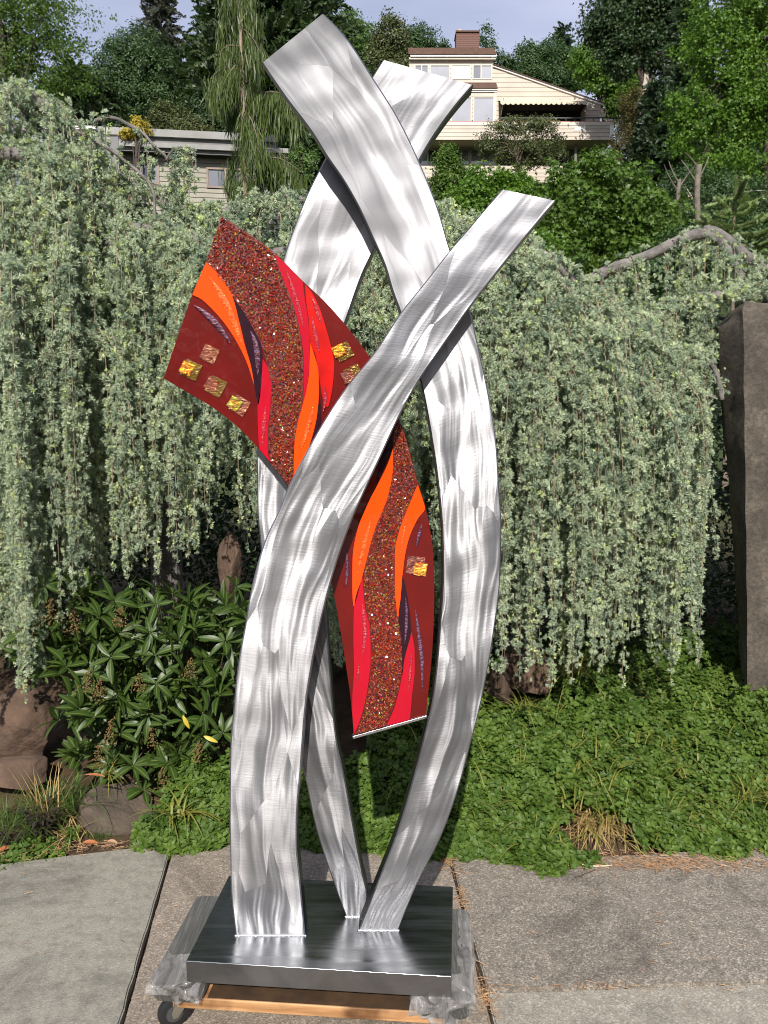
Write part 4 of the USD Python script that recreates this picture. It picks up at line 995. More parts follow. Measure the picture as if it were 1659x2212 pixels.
P_ = np.vstack(P_)
scatter('dried_flowers', lau, [('bud', (berry.vertices * [1, 1, 1.3], berry.faces), sp_m)], P_, rng.normal(size=P_.shape), rng.uniform(0.0014, 0.0030, len(P_)), np.zeros(len(P_)), rng)

# ================================================================== ground cover
rng = np.random.default_rng(41)
EDGE_X = np.array([-1.8, -1.45, -1.0, -0.75, -0.5, 0.0, 0.25, 0.6, 0.9, 1.2, 1.5, 1.9, 2.4])
def edge_y(x):
    """Where the plants end in front."""
    px = np.array([0, 110, 260, 375, 500, 760, 970, 1060, 1200, 1330, 1420, 1540, 1659], float)
    py = np.array([1866, 1850, 1834, 1822, 1818, 1828, 1844, 1860, 1866, 1858, 1846, 1838, 1832], float)
    q = np.array([g2(a, b) for a, b in zip(px, py)])
    return np.interp(x, q[:, 0], q[:, 1])
def sprig(seed, k=4, leaf_r=0.0088):
    """A few three-part leaves on short stalks."""
    r = np.random.default_rng(seed); vs, fs = [], []
    for q in range(k):
        a = r.uniform(0, 6.28); rad = r.uniform(0.0, 0.022)
        c = np.array([rad * math.cos(a), rad * math.sin(a), r.uniform(-0.006, 0.010)])
        n = np.array([math.cos(a) * 0.45, math.sin(a) * 0.45, 1.0]) + r.normal(0, 0.25, 3); n /= np.linalg.norm(n)
        u = np.cross(n, [0.3, 1, 0.1]); u /= np.linalg.norm(u); w = np.cross(n, u)
        ph = r.uniform(0, 6.28)
        for l in range(3):
            th = ph + l * 2.094
            d = u * math.cos(th) + w * math.sin(th); s = np.cross(n, d); R = leaf_r * r.uniform(0.85, 1.2)
            b = sum(len(x) for x in vs)
            vs.append(np.array([c, c + d * R * 0.9 + s * R * 0.75 + n * R * 0.25, c + d * R * 1.7 + s * R * 0.62 + n * 0.1 * R, c + d * R * 1.5, c + d * R * 1.7 - s * R * 0.62 + n * 0.1 * R, c + d * R * 0.9 - s * R * 0.75 + n * R * 0.25]))
            fs.append(np.array([[0, 1, 2], [0, 2, 3], [0, 3, 4], [0, 4, 5]]) + b)
    return np.vstack(vs), np.vstack(fs)
M_CLOVER = leaf('clover_leaf', (0.028, 0.070, 0.010), (0.140, 0.220, 0.034), rough=0.5, trans=0.32, spec=0.35)
n_ = 44000
x_ = rng.uniform(-1.75, 2.3, n_)
dep = rng.random(n_) ** 1.15 * 1.45
front = edge_y(x_) - 0.03 + (meshkit.fbm(np.c_[x_ * 9, np.zeros(n_), np.zeros(n_)], 3, 4) - 0.5) * 0.12
y_ = front + dep
keep = (x_ > -0.05) | (dep < 0.32 + 0.1 * rng.random(n_))
bare_spot = np.hypot((x_ - g2(1300, 1840)[0]) / 0.125, (y_ - g2(1300, 1825)[1]) / 0.12) < 1 + 0.3 * rng.random(n_)
bare_spot |= np.hypot((x_ - g2(1440, 1860)[0]) / 0.24, (y_ - g2(1440, 1860)[1]) / 0.07) < 1
keep &= ~bare_spot
keep &= (x_ > -0.82) | ((rng.random(n_) < 0.22) & (dep < 0.16) & (np.abs(x_ - g2(215, 1830)[0]) > 0.10))
x_, y_, dep = x_[keep], y_[keep], dep[keep]
mound = 0.045 + 0.16 * smooth_step(0.0, 0.40, dep) * (0.1 + 1.8 * meshkit.fbm(np.c_[x_ * 6, y_ * 6, np.zeros(len(x_))], 3, 6))
mound = np.where(x_ < -0.05, mound * 0.7, mound)
mound = np.where(x_ < -0.82, mound * 0.5, mound)
z_ = ground_z(x_, y_) + mound * (0.35 + 0.65 * rng.random(len(x_)) ** 0.45)
D_ = np.c_[rng.normal(0, 0.6, len(x_)), -0.35 + rng.normal(0, 0.6, len(x_)), np.ones(len(x_))]
scatter('ground_cover', None, [('sprig', sprig(100 + q), M_CLOVER) for q in range(4)], np.c_[x_, y_, z_], D_, rng.uniform(0.6, 1.7, len(x_)), rng.integers(0, 4, len(x_)), rng,
        label='dense bright green clover like ground cover behind the pavement', cat='ground cover')
M_TREFOIL_STRAW = None
def blade(base, d, length, width, droop, n=7):
    h = np.array([d[0], d[1], 0]); h /= np.linalg.norm(h) + 1e-9
    t = np.linspace(0, 1, n)
    c = base + d * (length * t)[:, None] + np.array([0, 0, -1.0]) * (droop * length * t ** 2.2)[:, None] + h * (droop * 0.3 * length * t ** 2)[:, None]
    s = np.cross(d, [0, 0, 1.0]); s /= np.linalg.norm(s) + 1e-9
    w = width / 2 * (1 - t ** 2.5) + 0.0002
    v = np.stack([c - s * w[:, None], c + s * w[:, None]], 1).reshape(-1, 3)
    q = np.arange(n - 1) * 2
    return v, np.concatenate([np.stack([q, q + 1, q + 3], 1), np.stack([q, q + 3, q + 2], 1)])
M_SEDGE = island('golden_sedge', (0.20, 0.20, 0.04), (0.62, 0.52, 0.13), trans=0.2)
M_STRAW = island('dry_straw', (0.38, 0.27, 0.11), (0.72, 0.60, 0.34), trans=0.1)
M_GRASS = island('green_grass', (0.07, 0.12, 0.022), (0.26, 0.30, 0.085), trans=0.25)
def clump(name, label, cat, px, py, y, n, length, width, m, rng, lean=0.6, droop=(0.3, 0.9), rad=0.04):
    c = at(px, py, y); c[2] = max(c[2], ground_z(c[0], c[1]) + 0.01)
    bl = []
    for _ in range(n):
        a = rng.uniform(0, 2 * math.pi); e = rng.uniform(1 - lean, 1)
        d = np.array([math.cos(a) * math.sqrt(1 - e * e), math.sin(a) * math.sqrt(1 - e * e), e])
        bl.append(blade(c + [rng.normal(0, rad), rng.normal(0, rad * 0.7), -0.01], d, length * rng.uniform(0.55, 1.15), width * rng.uniform(0.7, 1.2), rng.uniform(*droop)))
    obj(name, soup(bl), m, None, label=label, cat=cat)
clump('sedge_clump', 'golden sedge clump under the right cedar, left of the stone column', 'grass', 1225, 1445, 3.62, 70, 0.26, 0.004, M_SEDGE, rng, 0.7)
clump('sedge_clump', 'pale straw coloured dead sedge at the pavement edge, right of the sculpture', 'grass', 1295, 1790, 3.06, 260, 0.20, 0.0042, M_STRAW, rng, 0.85, (0.3, 1.1), 0.055)
clump('sedge_clump', 'yellow green sedge in the ground cover just above the dead straw clump', 'grass', 1330, 1730, 3.14, 190, 0.22, 0.0042, M_SEDGE, rng, 0.85, (0.3, 1.0), 0.07)
clump('sedge_clump', 'small bleached sedge tuft right of the big dead straw clump', 'grass', 1392, 1800, 3.06, 90, 0.15, 0.004, M_STRAW, rng, 0.85, (0.3, 1.0), 0.04)
clump('sedge_clump', 'golden sedge at the right edge of the ground cover', 'grass', 1645, 1715, 3.05, 60, 0.20, 0.0045, M_SEDGE, rng, 0.8)
clump('sedge_clump', 'yellow sedge arching over the grey boulder at left', 'grass', 385, 1752, 3.0, 44, 0.19, 0.0065, M_SEDGE, rng, 0.8, (0.3, 0.9), 0.025)
clump('sedge_clump', 'small sedge tuft between the brown boulder and the laurel', 'grass', 232, 1668, 3.14, 16, 0.11, 0.004, M_SEDGE, rng, 0.7, (0.3, 0.9), 0.012)
clump('sedge_clump', 'small golden sedge tuft under the cedar close to the steel arm', 'grass', 1130, 1520, 3.45, 24, 0.13, 0.004, M_SEDGE, rng, 0.8, (0.3, 0.9), 0.02)
clump('sedge_clump', 'short yellow sedge seen between the legs of the sculpture', 'grass', 800, 1775, 3.06, 24, 0.10, 0.004, M_SEDGE, rng, 0.8, (0.3, 0.9), 0.02)
clump('dry_grass', 'tall dry seed stalks in front of the large brown boulder', 'grass', 100, 1765, 3.05, 60, 0.24, 0.003, M_STRAW, rng, 0.35, (0.0, 0.3), 0.03)
clump('dry_grass', 'bent dry stalks left of the grey boulder', 'grass', 165, 1795, 3.02, 46, 0.17, 0.0035, M_STRAW, rng, 0.9, (0.2, 0.9), 0.03)
clump('grass_tuft', 'green grass tuft at the left edge behind the smooth slab', 'grass', 35, 1775, 3.0, 190, 0.17, 0.0034, M_GRASS, rng, 0.75, (0.1, 0.7), 0.07)
clump('grass_tuft', 'fine green grass cushion at the foot of the grey boulder', 'grass', 216, 1815, 3.0, 120, 0.06, 0.0016, M_GRASS, rng, 0.8, (0.1, 0.6), 0.02)
clump('grass_tuft', 'green grass growing under the laurel right of the brown boulder', 'grass', 135, 1725, 3.1, 180, 0.16, 0.0032, M_GRASS, rng, 0.8, (0.1, 0.7), 0.06)
rng_b = np.random.default_rng(43)
bl = []
for _ in range(420):
    x = rng_b.uniform(-0.05, 1.75); d_ = rng_b.random() ** 0.8 * 1.0
    if rng_b.random() < 0.45:
        x = g2(1330, 1760)[0] + rng_b.normal(0, 0.28); d_ = abs(rng_b.normal(0.12, 0.2)) + 0.03
    y = float(edge_y(x)) + d_
    e = rng_b.uniform(0.35, 0.95); a = rng_b.uniform(0, 6.283)
    z = float(ground_z(x, y)) + 0.06 + 0.15 * float(smooth_step(0, 0.4, d_))
    bl.append(blade(np.array([x, y, z]), np.array([math.cos(a) * math.sqrt(1 - e * e), math.sin(a) * math.sqrt(1 - e * e), e]), rng_b.uniform(0.06, 0.16), 0.0048, rng_b.uniform(0.2, 0.9)))
obj('loose_grass', soup(bl), M_SEDGE, None, label='yellow grass blades sticking up through the clover like ground cover', cat='grass', kind='stuff')
M_WEED = island('purple_weed', (0.035, 0.030, 0.020), (0.115, 0.060, 0.062))
def weed(label, px, py, y, n, size, m):
    c = at(px, py, y); c[2] = ground_z(c[0], c[1])
    ls = []
    for _ in range(n):
        a = rng.uniform(0, 6.28); h = rng.random()
        b = c + [math.cos(a) * 0.05 * h, math.sin(a) * 0.04 * h, 0.01 + 0.13 * h * size / 0.05]
        d = np.array([math.cos(a), math.sin(a), rng.uniform(-0.2, 0.7)])
        ls.append(tube(np.array([c - [0, 0, 0.01], (c + b) / 2 + [0, 0, 0.01], b + d * 0.004]), 0.0012, 3))
        ls.append(leaf_blade(b, d, np.array([0, 0, 1.0]), size * rng.uniform(0.5, 1.1), size * 0.22, rng.uniform(0, 0.3), 4)[:2])
    obj('weed', soup(ls), m, None, label=label, cat='plant', kind=None)
weed('dark purple leaved weed at the left corner of the pavement', 92, 1830, 2.98, 120, 0.045, M_WEED)
weed('low dark weed beside the purple one, on the slab edge', 25, 1868, 2.90, 60, 0.035, M_WEED)
M_BROAD = island('broad_weed', (0.06, 0.12, 0.02), (0.13, 0.21, 0.05), trans=0.2)
weed('broad leaved green weed creeping onto the left slab', 345, 1815, 2.98, 70, 0.04, M_BROAD)
weed('pale broad leaved plant in the ground cover below the cedar', 1205, 1540, 3.3, 22, 0.06, island('pale_weed', (0.18, 0.30, 0.05), (0.24, 0.36, 0.07), trans=0.3))

# ------------------------------------------------------------------ fallen leaves, needles and twigs
M_DEAD = [plain('dead_leaf', (0.36, 0.13, 0.05), rough=0.6, var=0.35, scale=60), plain('pale_dead_leaf', (0.42, 0.26, 0.15), rough=0.6, var=0.3, scale=60)]
def fallen(label, px, py, z, length, ang, m, wid=0.4):
    c = on(px, py, z)
    v, f, uv = leaf_blade(c - np.array([math.cos(ang), math.sin(ang), 0]) * length / 2 + [0, 0, 0.004], np.array([math.cos(ang), math.sin(ang), 0.12]), np.array([0.1, -0.2, 1.0]), length, length * wid, 0.25)
    obj('fallen_leaf', (v, f), m, None, smooth=True, label=label, cat='leaf')
fallen('orange brown fallen leaf on the pavement at the far right', 1608, 1836, 0.012, 0.055, 0.1, M_DEAD[0])
fallen('dull brown fallen leaf leaning behind the orange one at the far right', 1585, 1822, 0.02, 0.055, 0.5, M_DEAD[1])
fallen('small curled orange leaf on the pebbled slab below the straw clump', 1402, 1872, 0.004, 0.022, 0.7, M_DEAD[0])
fallen('orange leaf at the foot of the grey boulder', 195, 1822, 0.01, 0.055, 0.1, M_DEAD[0])
fallen('brown leaf lying right of the orange one below the grey boulder', 243, 1820, 0.01, 0.04, -0.3, M_DEAD[1])
fallen('orange strip of bark lying on top of the grey boulder', 205, 1676, 0.23, 0.07, 0.0, M_DEAD[0], 0.2)
fallen('long brown leaf at the left edge behind the slab', 12, 1835, 0.02, 0.06, 0.9, M_DEAD[0])
fallen('tan leaf scrap on the joint right of the trolley', 1338, 2122, 0.004, 0.016, 0.5, M_DEAD[1])
fallen('tiny orange leaf scrap on the right pebbled slab', 1306, 2128, 0.004, 0.013, 1.1, M_DEAD[0])
fallen('rust coloured leaf under the ground cover edge', 1175, 1818, 0.02, 0.04, 0.3, M_DEAD[0])
tw_ = [on(1242, 1896, 0.004), on(1262, 1888, 0.006), on(1285, 1880, 0.004)]
obj('fallen_twig', tube(spline(tw_, 8), 0.0016, 5), plain('dark_twig', (0.07, 0.045, 0.03), rough=0.9), None, label='thin dark twig lying on the right pebbled slab', cat='twig')
tw_ = [on(1255, 1867, 0.008), on(1290, 1871, 0.007), on(1322, 1869, 0.008)]
obj('dry_blade', tube(spline(tw_, 8), 0.0022, 5), plain('bleached_blade', (0.62, 0.55, 0.38), rough=0.7), None, label='bleached grass blade lying at the edge of the ground cover', cat='twig')
rng = np.random.default_rng(51)
spots = [((1450, 1868), 0.17, 0.030, 620), ((1580, 1835), 0.10, 0.022, 160), ((1310, 1858), 0.16, 0.03, 260), ((970, 1858), 0.02, 0.06, 130), ((1000, 1960), 0.012, 0.10, 110), ((960, 1842), 0.07, 0.02, 120), ((1050, 2160), 0.014, 0.05, 90), ((1200, 2136), 0.22, 0.006, 60),
         ((1250, 1990), 0.4, 0.3, 70), ((200, 1830), 0.12, 0.015, 130), ((60, 1842), 0.12, 0.03, 90), ((180, 1930), 0.4, 0.25, 26)]
P_, K_ = [], []
for (px, py), sx, sy, n_ in spots:
    c = on(px, py, 0)
    P_.append(np.c_[c[0] + rng.normal(0, sx, n_), c[1] + rng.normal(0, sy, n_), 0.004 + rng.random(n_) * 0.008])
P_ = np.vstack(P_)
ndl = tube([[-0.5, 0, 0], [0, 0.04, 0.01], [0.5, 0, 0]], 0.035, 3)
litter = leaf('needle_litter', (0.16, 0.06, 0.025), (0.55, 0.36, 0.20), trans=0.0, rough=0.8)
scatter('needle_litter', None, [('dry_needle', ndl, litter)], P_, np.c_[rng.normal(0, 0.12, len(P_)), rng.normal(0, 0.12, len(P_)), np.ones(len(P_))], rng.uniform(0.012, 0.03, len(P_)), np.zeros(len(P_)), rng,
        label='rusty dry needles scattered along the slab joints and the garden edge', cat='needles')
# moss and dirt in the open joints
# ================================================================== houses
rng = np.random.default_rng(61)
siding = plain('cream_siding', (0.46, 0.395, 0.325), rough=0.6, var=0.13, scale=0.9, bump=0.001, bump_scale=30)
siding2 = plain('tan_siding', (0.27, 0.248, 0.20), rough=0.65, var=0.16, scale=2)
trim = plain('cream_trim', (0.56, 0.51, 0.43), rough=0.5, var=0.05, scale=2)
white_t = plain('white_trim', (0.78, 0.77, 0.74), rough=0.5, var=0.05, scale=2)
backing = plain('wall_backing', (0.30, 0.25, 0.18), rough=0.9)
shade_m = plain('dark_recess', (0.045, 0.040, 0.035), rough=0.9, var=0.3)  # near-black colour stands in for shade in the recess and under the balcony
shingle = plain('brown_shingle', (0.105, 0.058, 0.040), rough=0.85, var=0.4, scale=5, bump=0.01, bump_scale=14)
brick_m = island('chimney_brick', (0.17, 0.092, 0.075), (0.28, 0.165, 0.135), rough=0.85)
mortar = plain('mortar', (0.16, 0.12, 0.10), rough=0.9)
clay = plain('clay_pot', (0.75, 0.42, 0.16), rough=0.7)
def pane_m(name, tint, mirror):
    return mat(name, {'g': ('geometry', {}), 'n': ('noise_texture', {'scale': 1.1, 'detail': 2.0}), 'r': ('rgb_ramp', {'ramp': [(0.3, tuple(np.array(tint) * 0.8)), (0.7, tint)]}),
                      'd': ('principled_bsdf', {'roughness': 0.5}), 'gl': ('glossy_bsdf', {'roughness': 0.03, 'color': (0.9, 0.92, 0.95)}), 'm': ('mix_closure', {'fac': mirror})},
               [('g.position', 'n.vector'), ('n.fac', 'r.fac'), ('r.color', 'd.base_color'), ('d.BSDF', 'm.closure1'), ('gl.BSDF', 'm.closure2')], surface='m.closure')
curtain_pale = pane_m('pale_curtain_pane', (0.30, 0.31, 0.35), 0.10)
curtain_white = pane_m('white_blind_pane', (0.80, 0.82, 0.80), 0.12)
dark_pane = pane_m('dark_pane', (0.018, 0.018, 0.020), 0.06)
grey_pane = pane_m('grey_pane', (0.14, 0.15, 0.165), 0.12)
blue_pane = pane_m('blue_grey_pane', (0.09, 0.10, 0.125), 0.12)

class Wall:
    """An upright plane through a point, turned about z: pixels to its own (x, z), and solids on it."""
    def __init__(self, y, yaw=0.0):
        self.o = np.array([0.0, y, 0.0]); self.yaw = yaw
        self.R = trimesh.transformations.rotation_matrix(yaw, [0, 0, 1]); self.R[:3, 3] = self.o
        self.n = np.array([-math.sin(yaw), math.cos(yaw), 0]); self.u = np.array([math.cos(yaw), math.sin(yaw), 0])
    def p(self, px, py, back=0.0):
        d = ray(px, py); t = ((self.o - EYE) @ self.n + back) / (d @ self.n)
        q = EYE + t * d - self.o
        return q @ self.u, q[2]
    def rect(self, x0, y0, x1, y1, back=0.0):
        a, b = self.p(x0, y0, back), self.p(x1, y1, back)
        return sbox(min(a[0], b[0]), min(a[1], b[1]), max(a[0], b[0]), max(a[1], b[1]))
    def poly(self, pts, back=0.0):
        return Polygon([self.p(x, y, back) for x, y in pts])
    def solid(self, poly, back, t):
        """front at back metres behind the plane"""
        m = ext(poly, back, t)
        if m is None:
            return None
        m.apply_transform(self.R); return m

def boards(w, parent, poly, back, h, m, top=None, z0=None):
    """Lapped boards over a wall outline, each a part."""
    x0, a, x1, b = poly.bounds
    z = b if top is None else top
    while z > a:
        piece = poly.intersection(sbox(x0 - 1, z - h + 0.008, x1 + 1, z))
        for g in getattr(piece, 'geoms', [piece]):
            if g.geom_type == 'Polygon' and g.area > 0.01:
                s = w.solid(g, back - 0.025, 0.02)
                v = s.vertices
                low = (v[:, 2] - (z - h)) / h                     # lean: the lower edge stands proud
                v -= w.n[None] * (0.018 * np.clip(1 - low, 0, 1))[:, None]
                s.vertices = v
                obj('siding_board', s, m, parent)
        z -= h

def window(w, parent, x0, y0, x1, y1, back, pane, frame=trim, split=(), bar=0.055):
    r = w.rect(x0, y0, x1, y1, back)
    a, b, c, d = r.bounds
    fr = r.difference(sbox(a + bar, b + bar, c - bar, d - bar))
    xs = [a + bar]
    for s in split:
        xm = a + (c - a) * s
        fr = fr.union(sbox(xm - bar / 2, b, xm + bar / 2, d))
        xs += [xm - bar / 2, xm + bar / 2]
    xs.append(c - bar)
    p = obj('window', w.solid(fr, back - 0.06, 0.08), frame, parent)
    panes = pane if isinstance(pane, (list, tuple)) else [pane] * (len(xs) // 2)
    for q in range(len(xs) // 2):
        obj('pane', w.solid(sbox(xs[2 * q], b + bar, xs[2 * q + 1], d - bar), back - 0.02, 0.02), panes[q], p)
    return r

def brick_face(w, parent, rect, back, bw, bh, m, depth=0.03):
    x0, a, x1, b = rect.bounds
    z, row, n = a, 0, 0
    while z < b - 0.02:
        x = x0 - (bw / 2 if row % 2 else 0)
        while x < x1:
            p, q = max(x, x0), min(x + bw - 0.012, x1)
            if q - p > 0.03:
                obj('brick', w.solid(sbox(p, z, q, min(z + bh - 0.012, b)), back - depth, depth), m, parent)
                n += 1
            x += bw
        z += bh; row += 1
    return n

# ------------------------------------------------------------------ the house on the hill, right
W = Wall(45.0)
hz = ground_z(12.0, 46.0)
h = thing('hillside_house', 'cream clapboard house with brick chimney and balcony, on the hill right of the sculpture', 'house', (7.0, 47.0, float(hz)))
mainb, bayb, deckb = 2.0, 1.2, 0.0
wall_px = [(884, 128), (1066, 128), (1066, 140.5), (1301, 224), (1296, 226), (1296, 268), (884, 268)]
wall_poly = W.poly(wall_px, mainb)
recess = W.rect(1083, 222, 1266, 268, mainb)
holes = [(895, 140, 926, 172), (928.5, 140, 972, 172), (974.5, 140, 1017, 172), (1020.5, 140, 1062.5, 172)]
cut = wall_poly.difference(recess)
for q in holes:
    cut = cut.difference(W.rect(*q, mainb))
obj('wall', W.solid(wall_poly.difference(recess).buffer(-0.01), mainb + 0.004, 0.25), backing, h)
boards(W, h, cut, mainb, 0.235, siding)
window(W, h, 895, 140, 926, 172, mainb, grey_pane, split=(0.5,))
window(W, h, 928.5, 140, 972, 172, mainb, [curtain_pale], )
window(W, h, 974.5, 140, 1017, 172, mainb, curtain_white)
window(W, h, 1020.5, 140, 1062.5, 172, mainb, [blue_pane, curtain_pale], split=(0.44,))
# roof over the upper storey: sloping away from its eave
a_, b_ = W.p(882, 120.8, mainb), W.p(1070, 120.8, mainb)
def sloped(w, x0, x1, z0, back0, run, rise, t, n=9):
    rows = []
    for k in range(n):
        for m_ in np.array_split(np.arange(0, 1.0001, 1 / 24), 1):
            pass
        y0_, y1_ = back0 + run * k / n, back0 + run * (k + 1) / n
        zz0, zz1 = z0 + rise * k / n, z0 + rise * (k + 1) / n
        v = np.array([[x0, y0_, zz0 - t], [x1, y0_, zz0 - t], [x1, y1_ + 0.06, zz1 - t], [x0, y1_ + 0.06, zz1 - t], [x0, y0_, zz0 + 0.02], [x1, y0_, zz0 + 0.02], [x1, y1_ + 0.06, zz1 + 0.005], [x0, y1_ + 0.06, zz1 + 0.005]])
        f = np.array([[0, 2, 1], [0, 3, 2], [4, 5, 6], [4, 6, 7], [0, 1, 5], [0, 5, 4], [1, 2, 6], [1, 6, 5], [2, 3, 7], [2, 7, 6], [3, 0, 4], [3, 4, 7]])
        m = trimesh.Trimesh(v, f, process=False); m.apply_transform(w.R); rows.append(m)
    return rows
rf = obj('roof', cat_mesh(sloped(W, a_[0], b_[0], a_[1], mainb - 0.35, 1.2, 0.76, 0.05)), shingle, h)
obj('fascia', W.solid(W.rect(886, 121.4, 1071, 127, mainb), mainb - 0.30, 0.06), white_t, rf)
obj('fascia', W.solid(W.rect(884, 127.4, 1070, 131.5, mainb), mainb - 0.22, 0.20), trim, rf)
chr_ = W.rect(985.5, 69, 1035, 117.5, mainb + 1.2)
ch_ = obj('chimney', W.solid(W.rect(986, 69, 1034.5, 122, mainb + 1.2), mainb + 1.2, 1.0), mortar, h)
brick_face(W, ch_, chr_, mainb + 1.2, 0.25, 0.092, brick_m)
obj('cap', W.solid(W.rect(984.5, 67, 1036, 70.5, mainb + 1.2), mainb + 1.1, 1.2), plain('chimney_cap', (0.10, 0.06, 0.05), rough=0.9), ch_)
obj('flashing', W.solid(W.rect(984.8, 114.5, 1035.6, 118, mainb + 1.2), mainb + 1.15, 0.04), plain('lead_flashing', (0.33, 0.26, 0.23), rough=0.7), ch_)
for x0_, x1_, y0_ in ((988.5, 1000.5, 61.5), (1004.5, 1014, 64)):
    r_ = W.rect(x0_, y0_, x1_, 67, mainb + 1.5); c0, c1 = r_.bounds[0], r_.bounds[2]
    pot = lathe([((c1 - c0) / 2 - 0.03, 0), ((c1 - c0) / 2, 0), ((c1 - c0) / 2 - 0.015, r_.bounds[3] - r_.bounds[1]), ((c1 - c0) / 2 - 0.05, r_.bounds[3] - r_.bounds[1])], 16)
    pot.apply_translation(((c0 + c1) / 2, mainb + 1.7, r_.bounds[1] - 0.02)); pot.apply_transform(W.R)
    obj('flue_pot', pot, clay, ch_, smooth=40)
# lean-to roof on the right: its sloping edge board and the plane behind it
rk0, rk1 = W.p(1064, 139.5, mainb), W.p(1303, 223.5, mainb)
obj('rake_board', W.solid(Polygon([rk0, rk1, (rk1[0], rk1[1] - 0.13), (rk0[0], rk0[1] - 0.13)]), mainb - 0.12, 0.09), white_t, h)
lean = trimesh.Trimesh(np.array([[rk0[0], mainb - 0.18, rk0[1] - 0.02], [rk1[0] + 0.05, mainb - 0.18, rk1[1] - 0.03], [rk1[0] + 0.05, mainb + 6, rk1[1] - 0.03], [rk0[0], mainb + 6, rk0[1] - 0.02],
                                 [rk0[0], mainb - 0.18, rk0[1] - 0.05], [rk1[0] + 0.05, mainb - 0.18, rk1[1] - 0.06], [rk1[0] + 0.05, mainb + 6, rk1[1] - 0.06], [rk0[0], mainb + 6, rk0[1] - 0.05]]),
                       np.array([[0, 1, 2], [0, 2, 3], [4, 6, 5], [4, 7, 6], [0, 5, 1], [0, 4, 5], [1, 5, 6], [1, 6, 2], [3, 2, 6], [3, 6, 7], [0, 3, 7], [0, 7, 4]]), process=False)
lean.apply_transform(W.R); obj('lean_to_roof', lean, shingle, h)
# bay with two tall windows and its own little roof
a_, b_ = W.p(940, 191.5, bayb), W.p(1074.5, 191.5, bayb)
rf2 = obj('bay_roof', cat_mesh(sloped(W, a_[0], b_[0], a_[1], bayb - 0.15, 0.78, 0.56, 0.04, 4)), shingle, h)
obj('fascia', W.solid(W.rect(942, 192.5, 1075, 196.5, bayb), bayb - 0.12, 0.08), trim, rf2)
obj('fascia', W.solid(W.rect(942, 197, 1073, 200, bayb), bayb - 0.08, 0.08), white_t, rf2)
bay = W.rect(944, 199.5, 1070, 266, bayb)
bays = bay
for q in ((974, 209, 1018.5, 266), (1022, 209, 1067, 266)):
    bays = bays.difference(W.rect(*q, bayb))
obj('bay_wall', W.solid(bays, bayb + 0.002, 0.79), backing, h)
boards(W, h, bays, bayb, 0.2, siding)
window(W, h, 974, 209, 1018.5, 266, bayb, curtain_pale)
window(W, h, 1022, 209, 1067, 266, bayb, curtain_pale)
obj('corner_board', W.solid(W.rect(1067.2, 200, 1071.5, 266, bayb), bayb - 0.05, 0.05), trim, h)
# recessed balcony behind the awning
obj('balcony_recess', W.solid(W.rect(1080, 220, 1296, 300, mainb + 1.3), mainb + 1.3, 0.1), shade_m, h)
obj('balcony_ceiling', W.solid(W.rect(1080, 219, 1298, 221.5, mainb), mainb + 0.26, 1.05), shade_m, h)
obj('side_panel', W.solid(W.rect(1266, 226, 1270, 268, mainb), mainb + 0.26, 1.0), siding, h)
window(W, h, 1109, 234, 1241, 266, mainb + 1.25, dark_pane, frame=plain('bronze_frame', (0.06, 0.055, 0.05), rough=0.4), split=(0.34, 0.66), bar=0.05)
sc_pts = [W.p(1081, 217, mainb - 0.9)]
x0_, z0_ = W.p(1081, 223, mainb - 0.9); x1_, _ = W.p(1268, 223, mainb - 0.9)
zt_ = W.p(1081, 218.5, mainb - 0.9)[1]
nsc = 17
vp = [(x0_, zt_), (x1_, zt_)]
for t in np.linspace(1, 0, nsc * 8 + 1):
    vp.append((x0_ + (x1_ - x0_) * t, z0_ - 0.075 * abs(math.sin(t * nsc * math.pi))))
aw = obj('awning', trimesh.Trimesh(*(lambda v, f: (v, f))(np.array([[x0_, mainb - 0.9, zt_], [x1_, mainb - 0.9, zt_], [x1_, mainb - 0.03, zt_ + 0.35], [x0_, mainb - 0.03, zt_ + 0.35]]), np.array([[0, 1, 2], [0, 2, 3]])), process=False).apply_transform(W.R), plain('awning_cloth', (0.60, 0.52, 0.40), rough=0.8, var=0.05), h)
obj('valance', W.solid(Polygon(vp).buffer(0), mainb - 0.905, 0.012), plain('awning_cloth', (0.6, 0.5, 0.4)), aw)
for px in (1083, 1266):
    r_ = W.p(px, 224, mainb)
    q0 = np.array([r_[0], mainb - 0.03, r_[1] - 0.55]); q1 = np.array([r_[0], mainb - 0.88, r_[1] + 0.02])
    v, f = tube(np.array([q0, q1]), 0.02, 6); v = v @ W.R[:3, :3].T + W.R[:3, 3]
    obj('awning_arm', (v, f), white_t, aw)
# balcony front
dk = W.rect(905, 264, 1325, 302.5, deckb)
db = dk.bounds
inner_ = sbox(db[0], db[1], db[2] - 0.2, db[3] - 0.16)
obj('balcony_floor', W.solid(sbox(db[0], db[1], db[2], db[1] + 0.25), deckb + 0.11, 3.2), backing, h)
obj('balcony_front', W.solid(dk.buffer(-0.004), deckb + 0.003, 0.10), backing, h)
boards(W, h, inner_, deckb, 0.178, siding)
obj('top_rail', W.solid(sbox(db[0], db[3] - 0.16, db[2], db[3]), deckb - 0.05, 0.05), trim, h)
obj('corner_board', W.solid(sbox(db[2] - 0.2, db[1], db[2], db[3] - 0.163), deckb - 0.05, 0.05), white_t, h)
obj('red_cap', W.solid(sbox(db[0], db[3] + 0.003, db[2], db[3] + 0.04), deckb - 0.02, 0.16), plain('red_cap', (0.36, 0.12, 0.09), rough=0.6), h)
obj('balcony_side', W.solid(sbox(db[2] - 0.1, db[1] + 0.01, db[2] - 0.006, db[3] - 0.01), deckb + 0.104, 2.0), siding, h)
rl = W.p(1083, 254.5, deckb + 0.05); rr_ = W.p(1322, 254.8, deckb + 0.05)
ppt = []
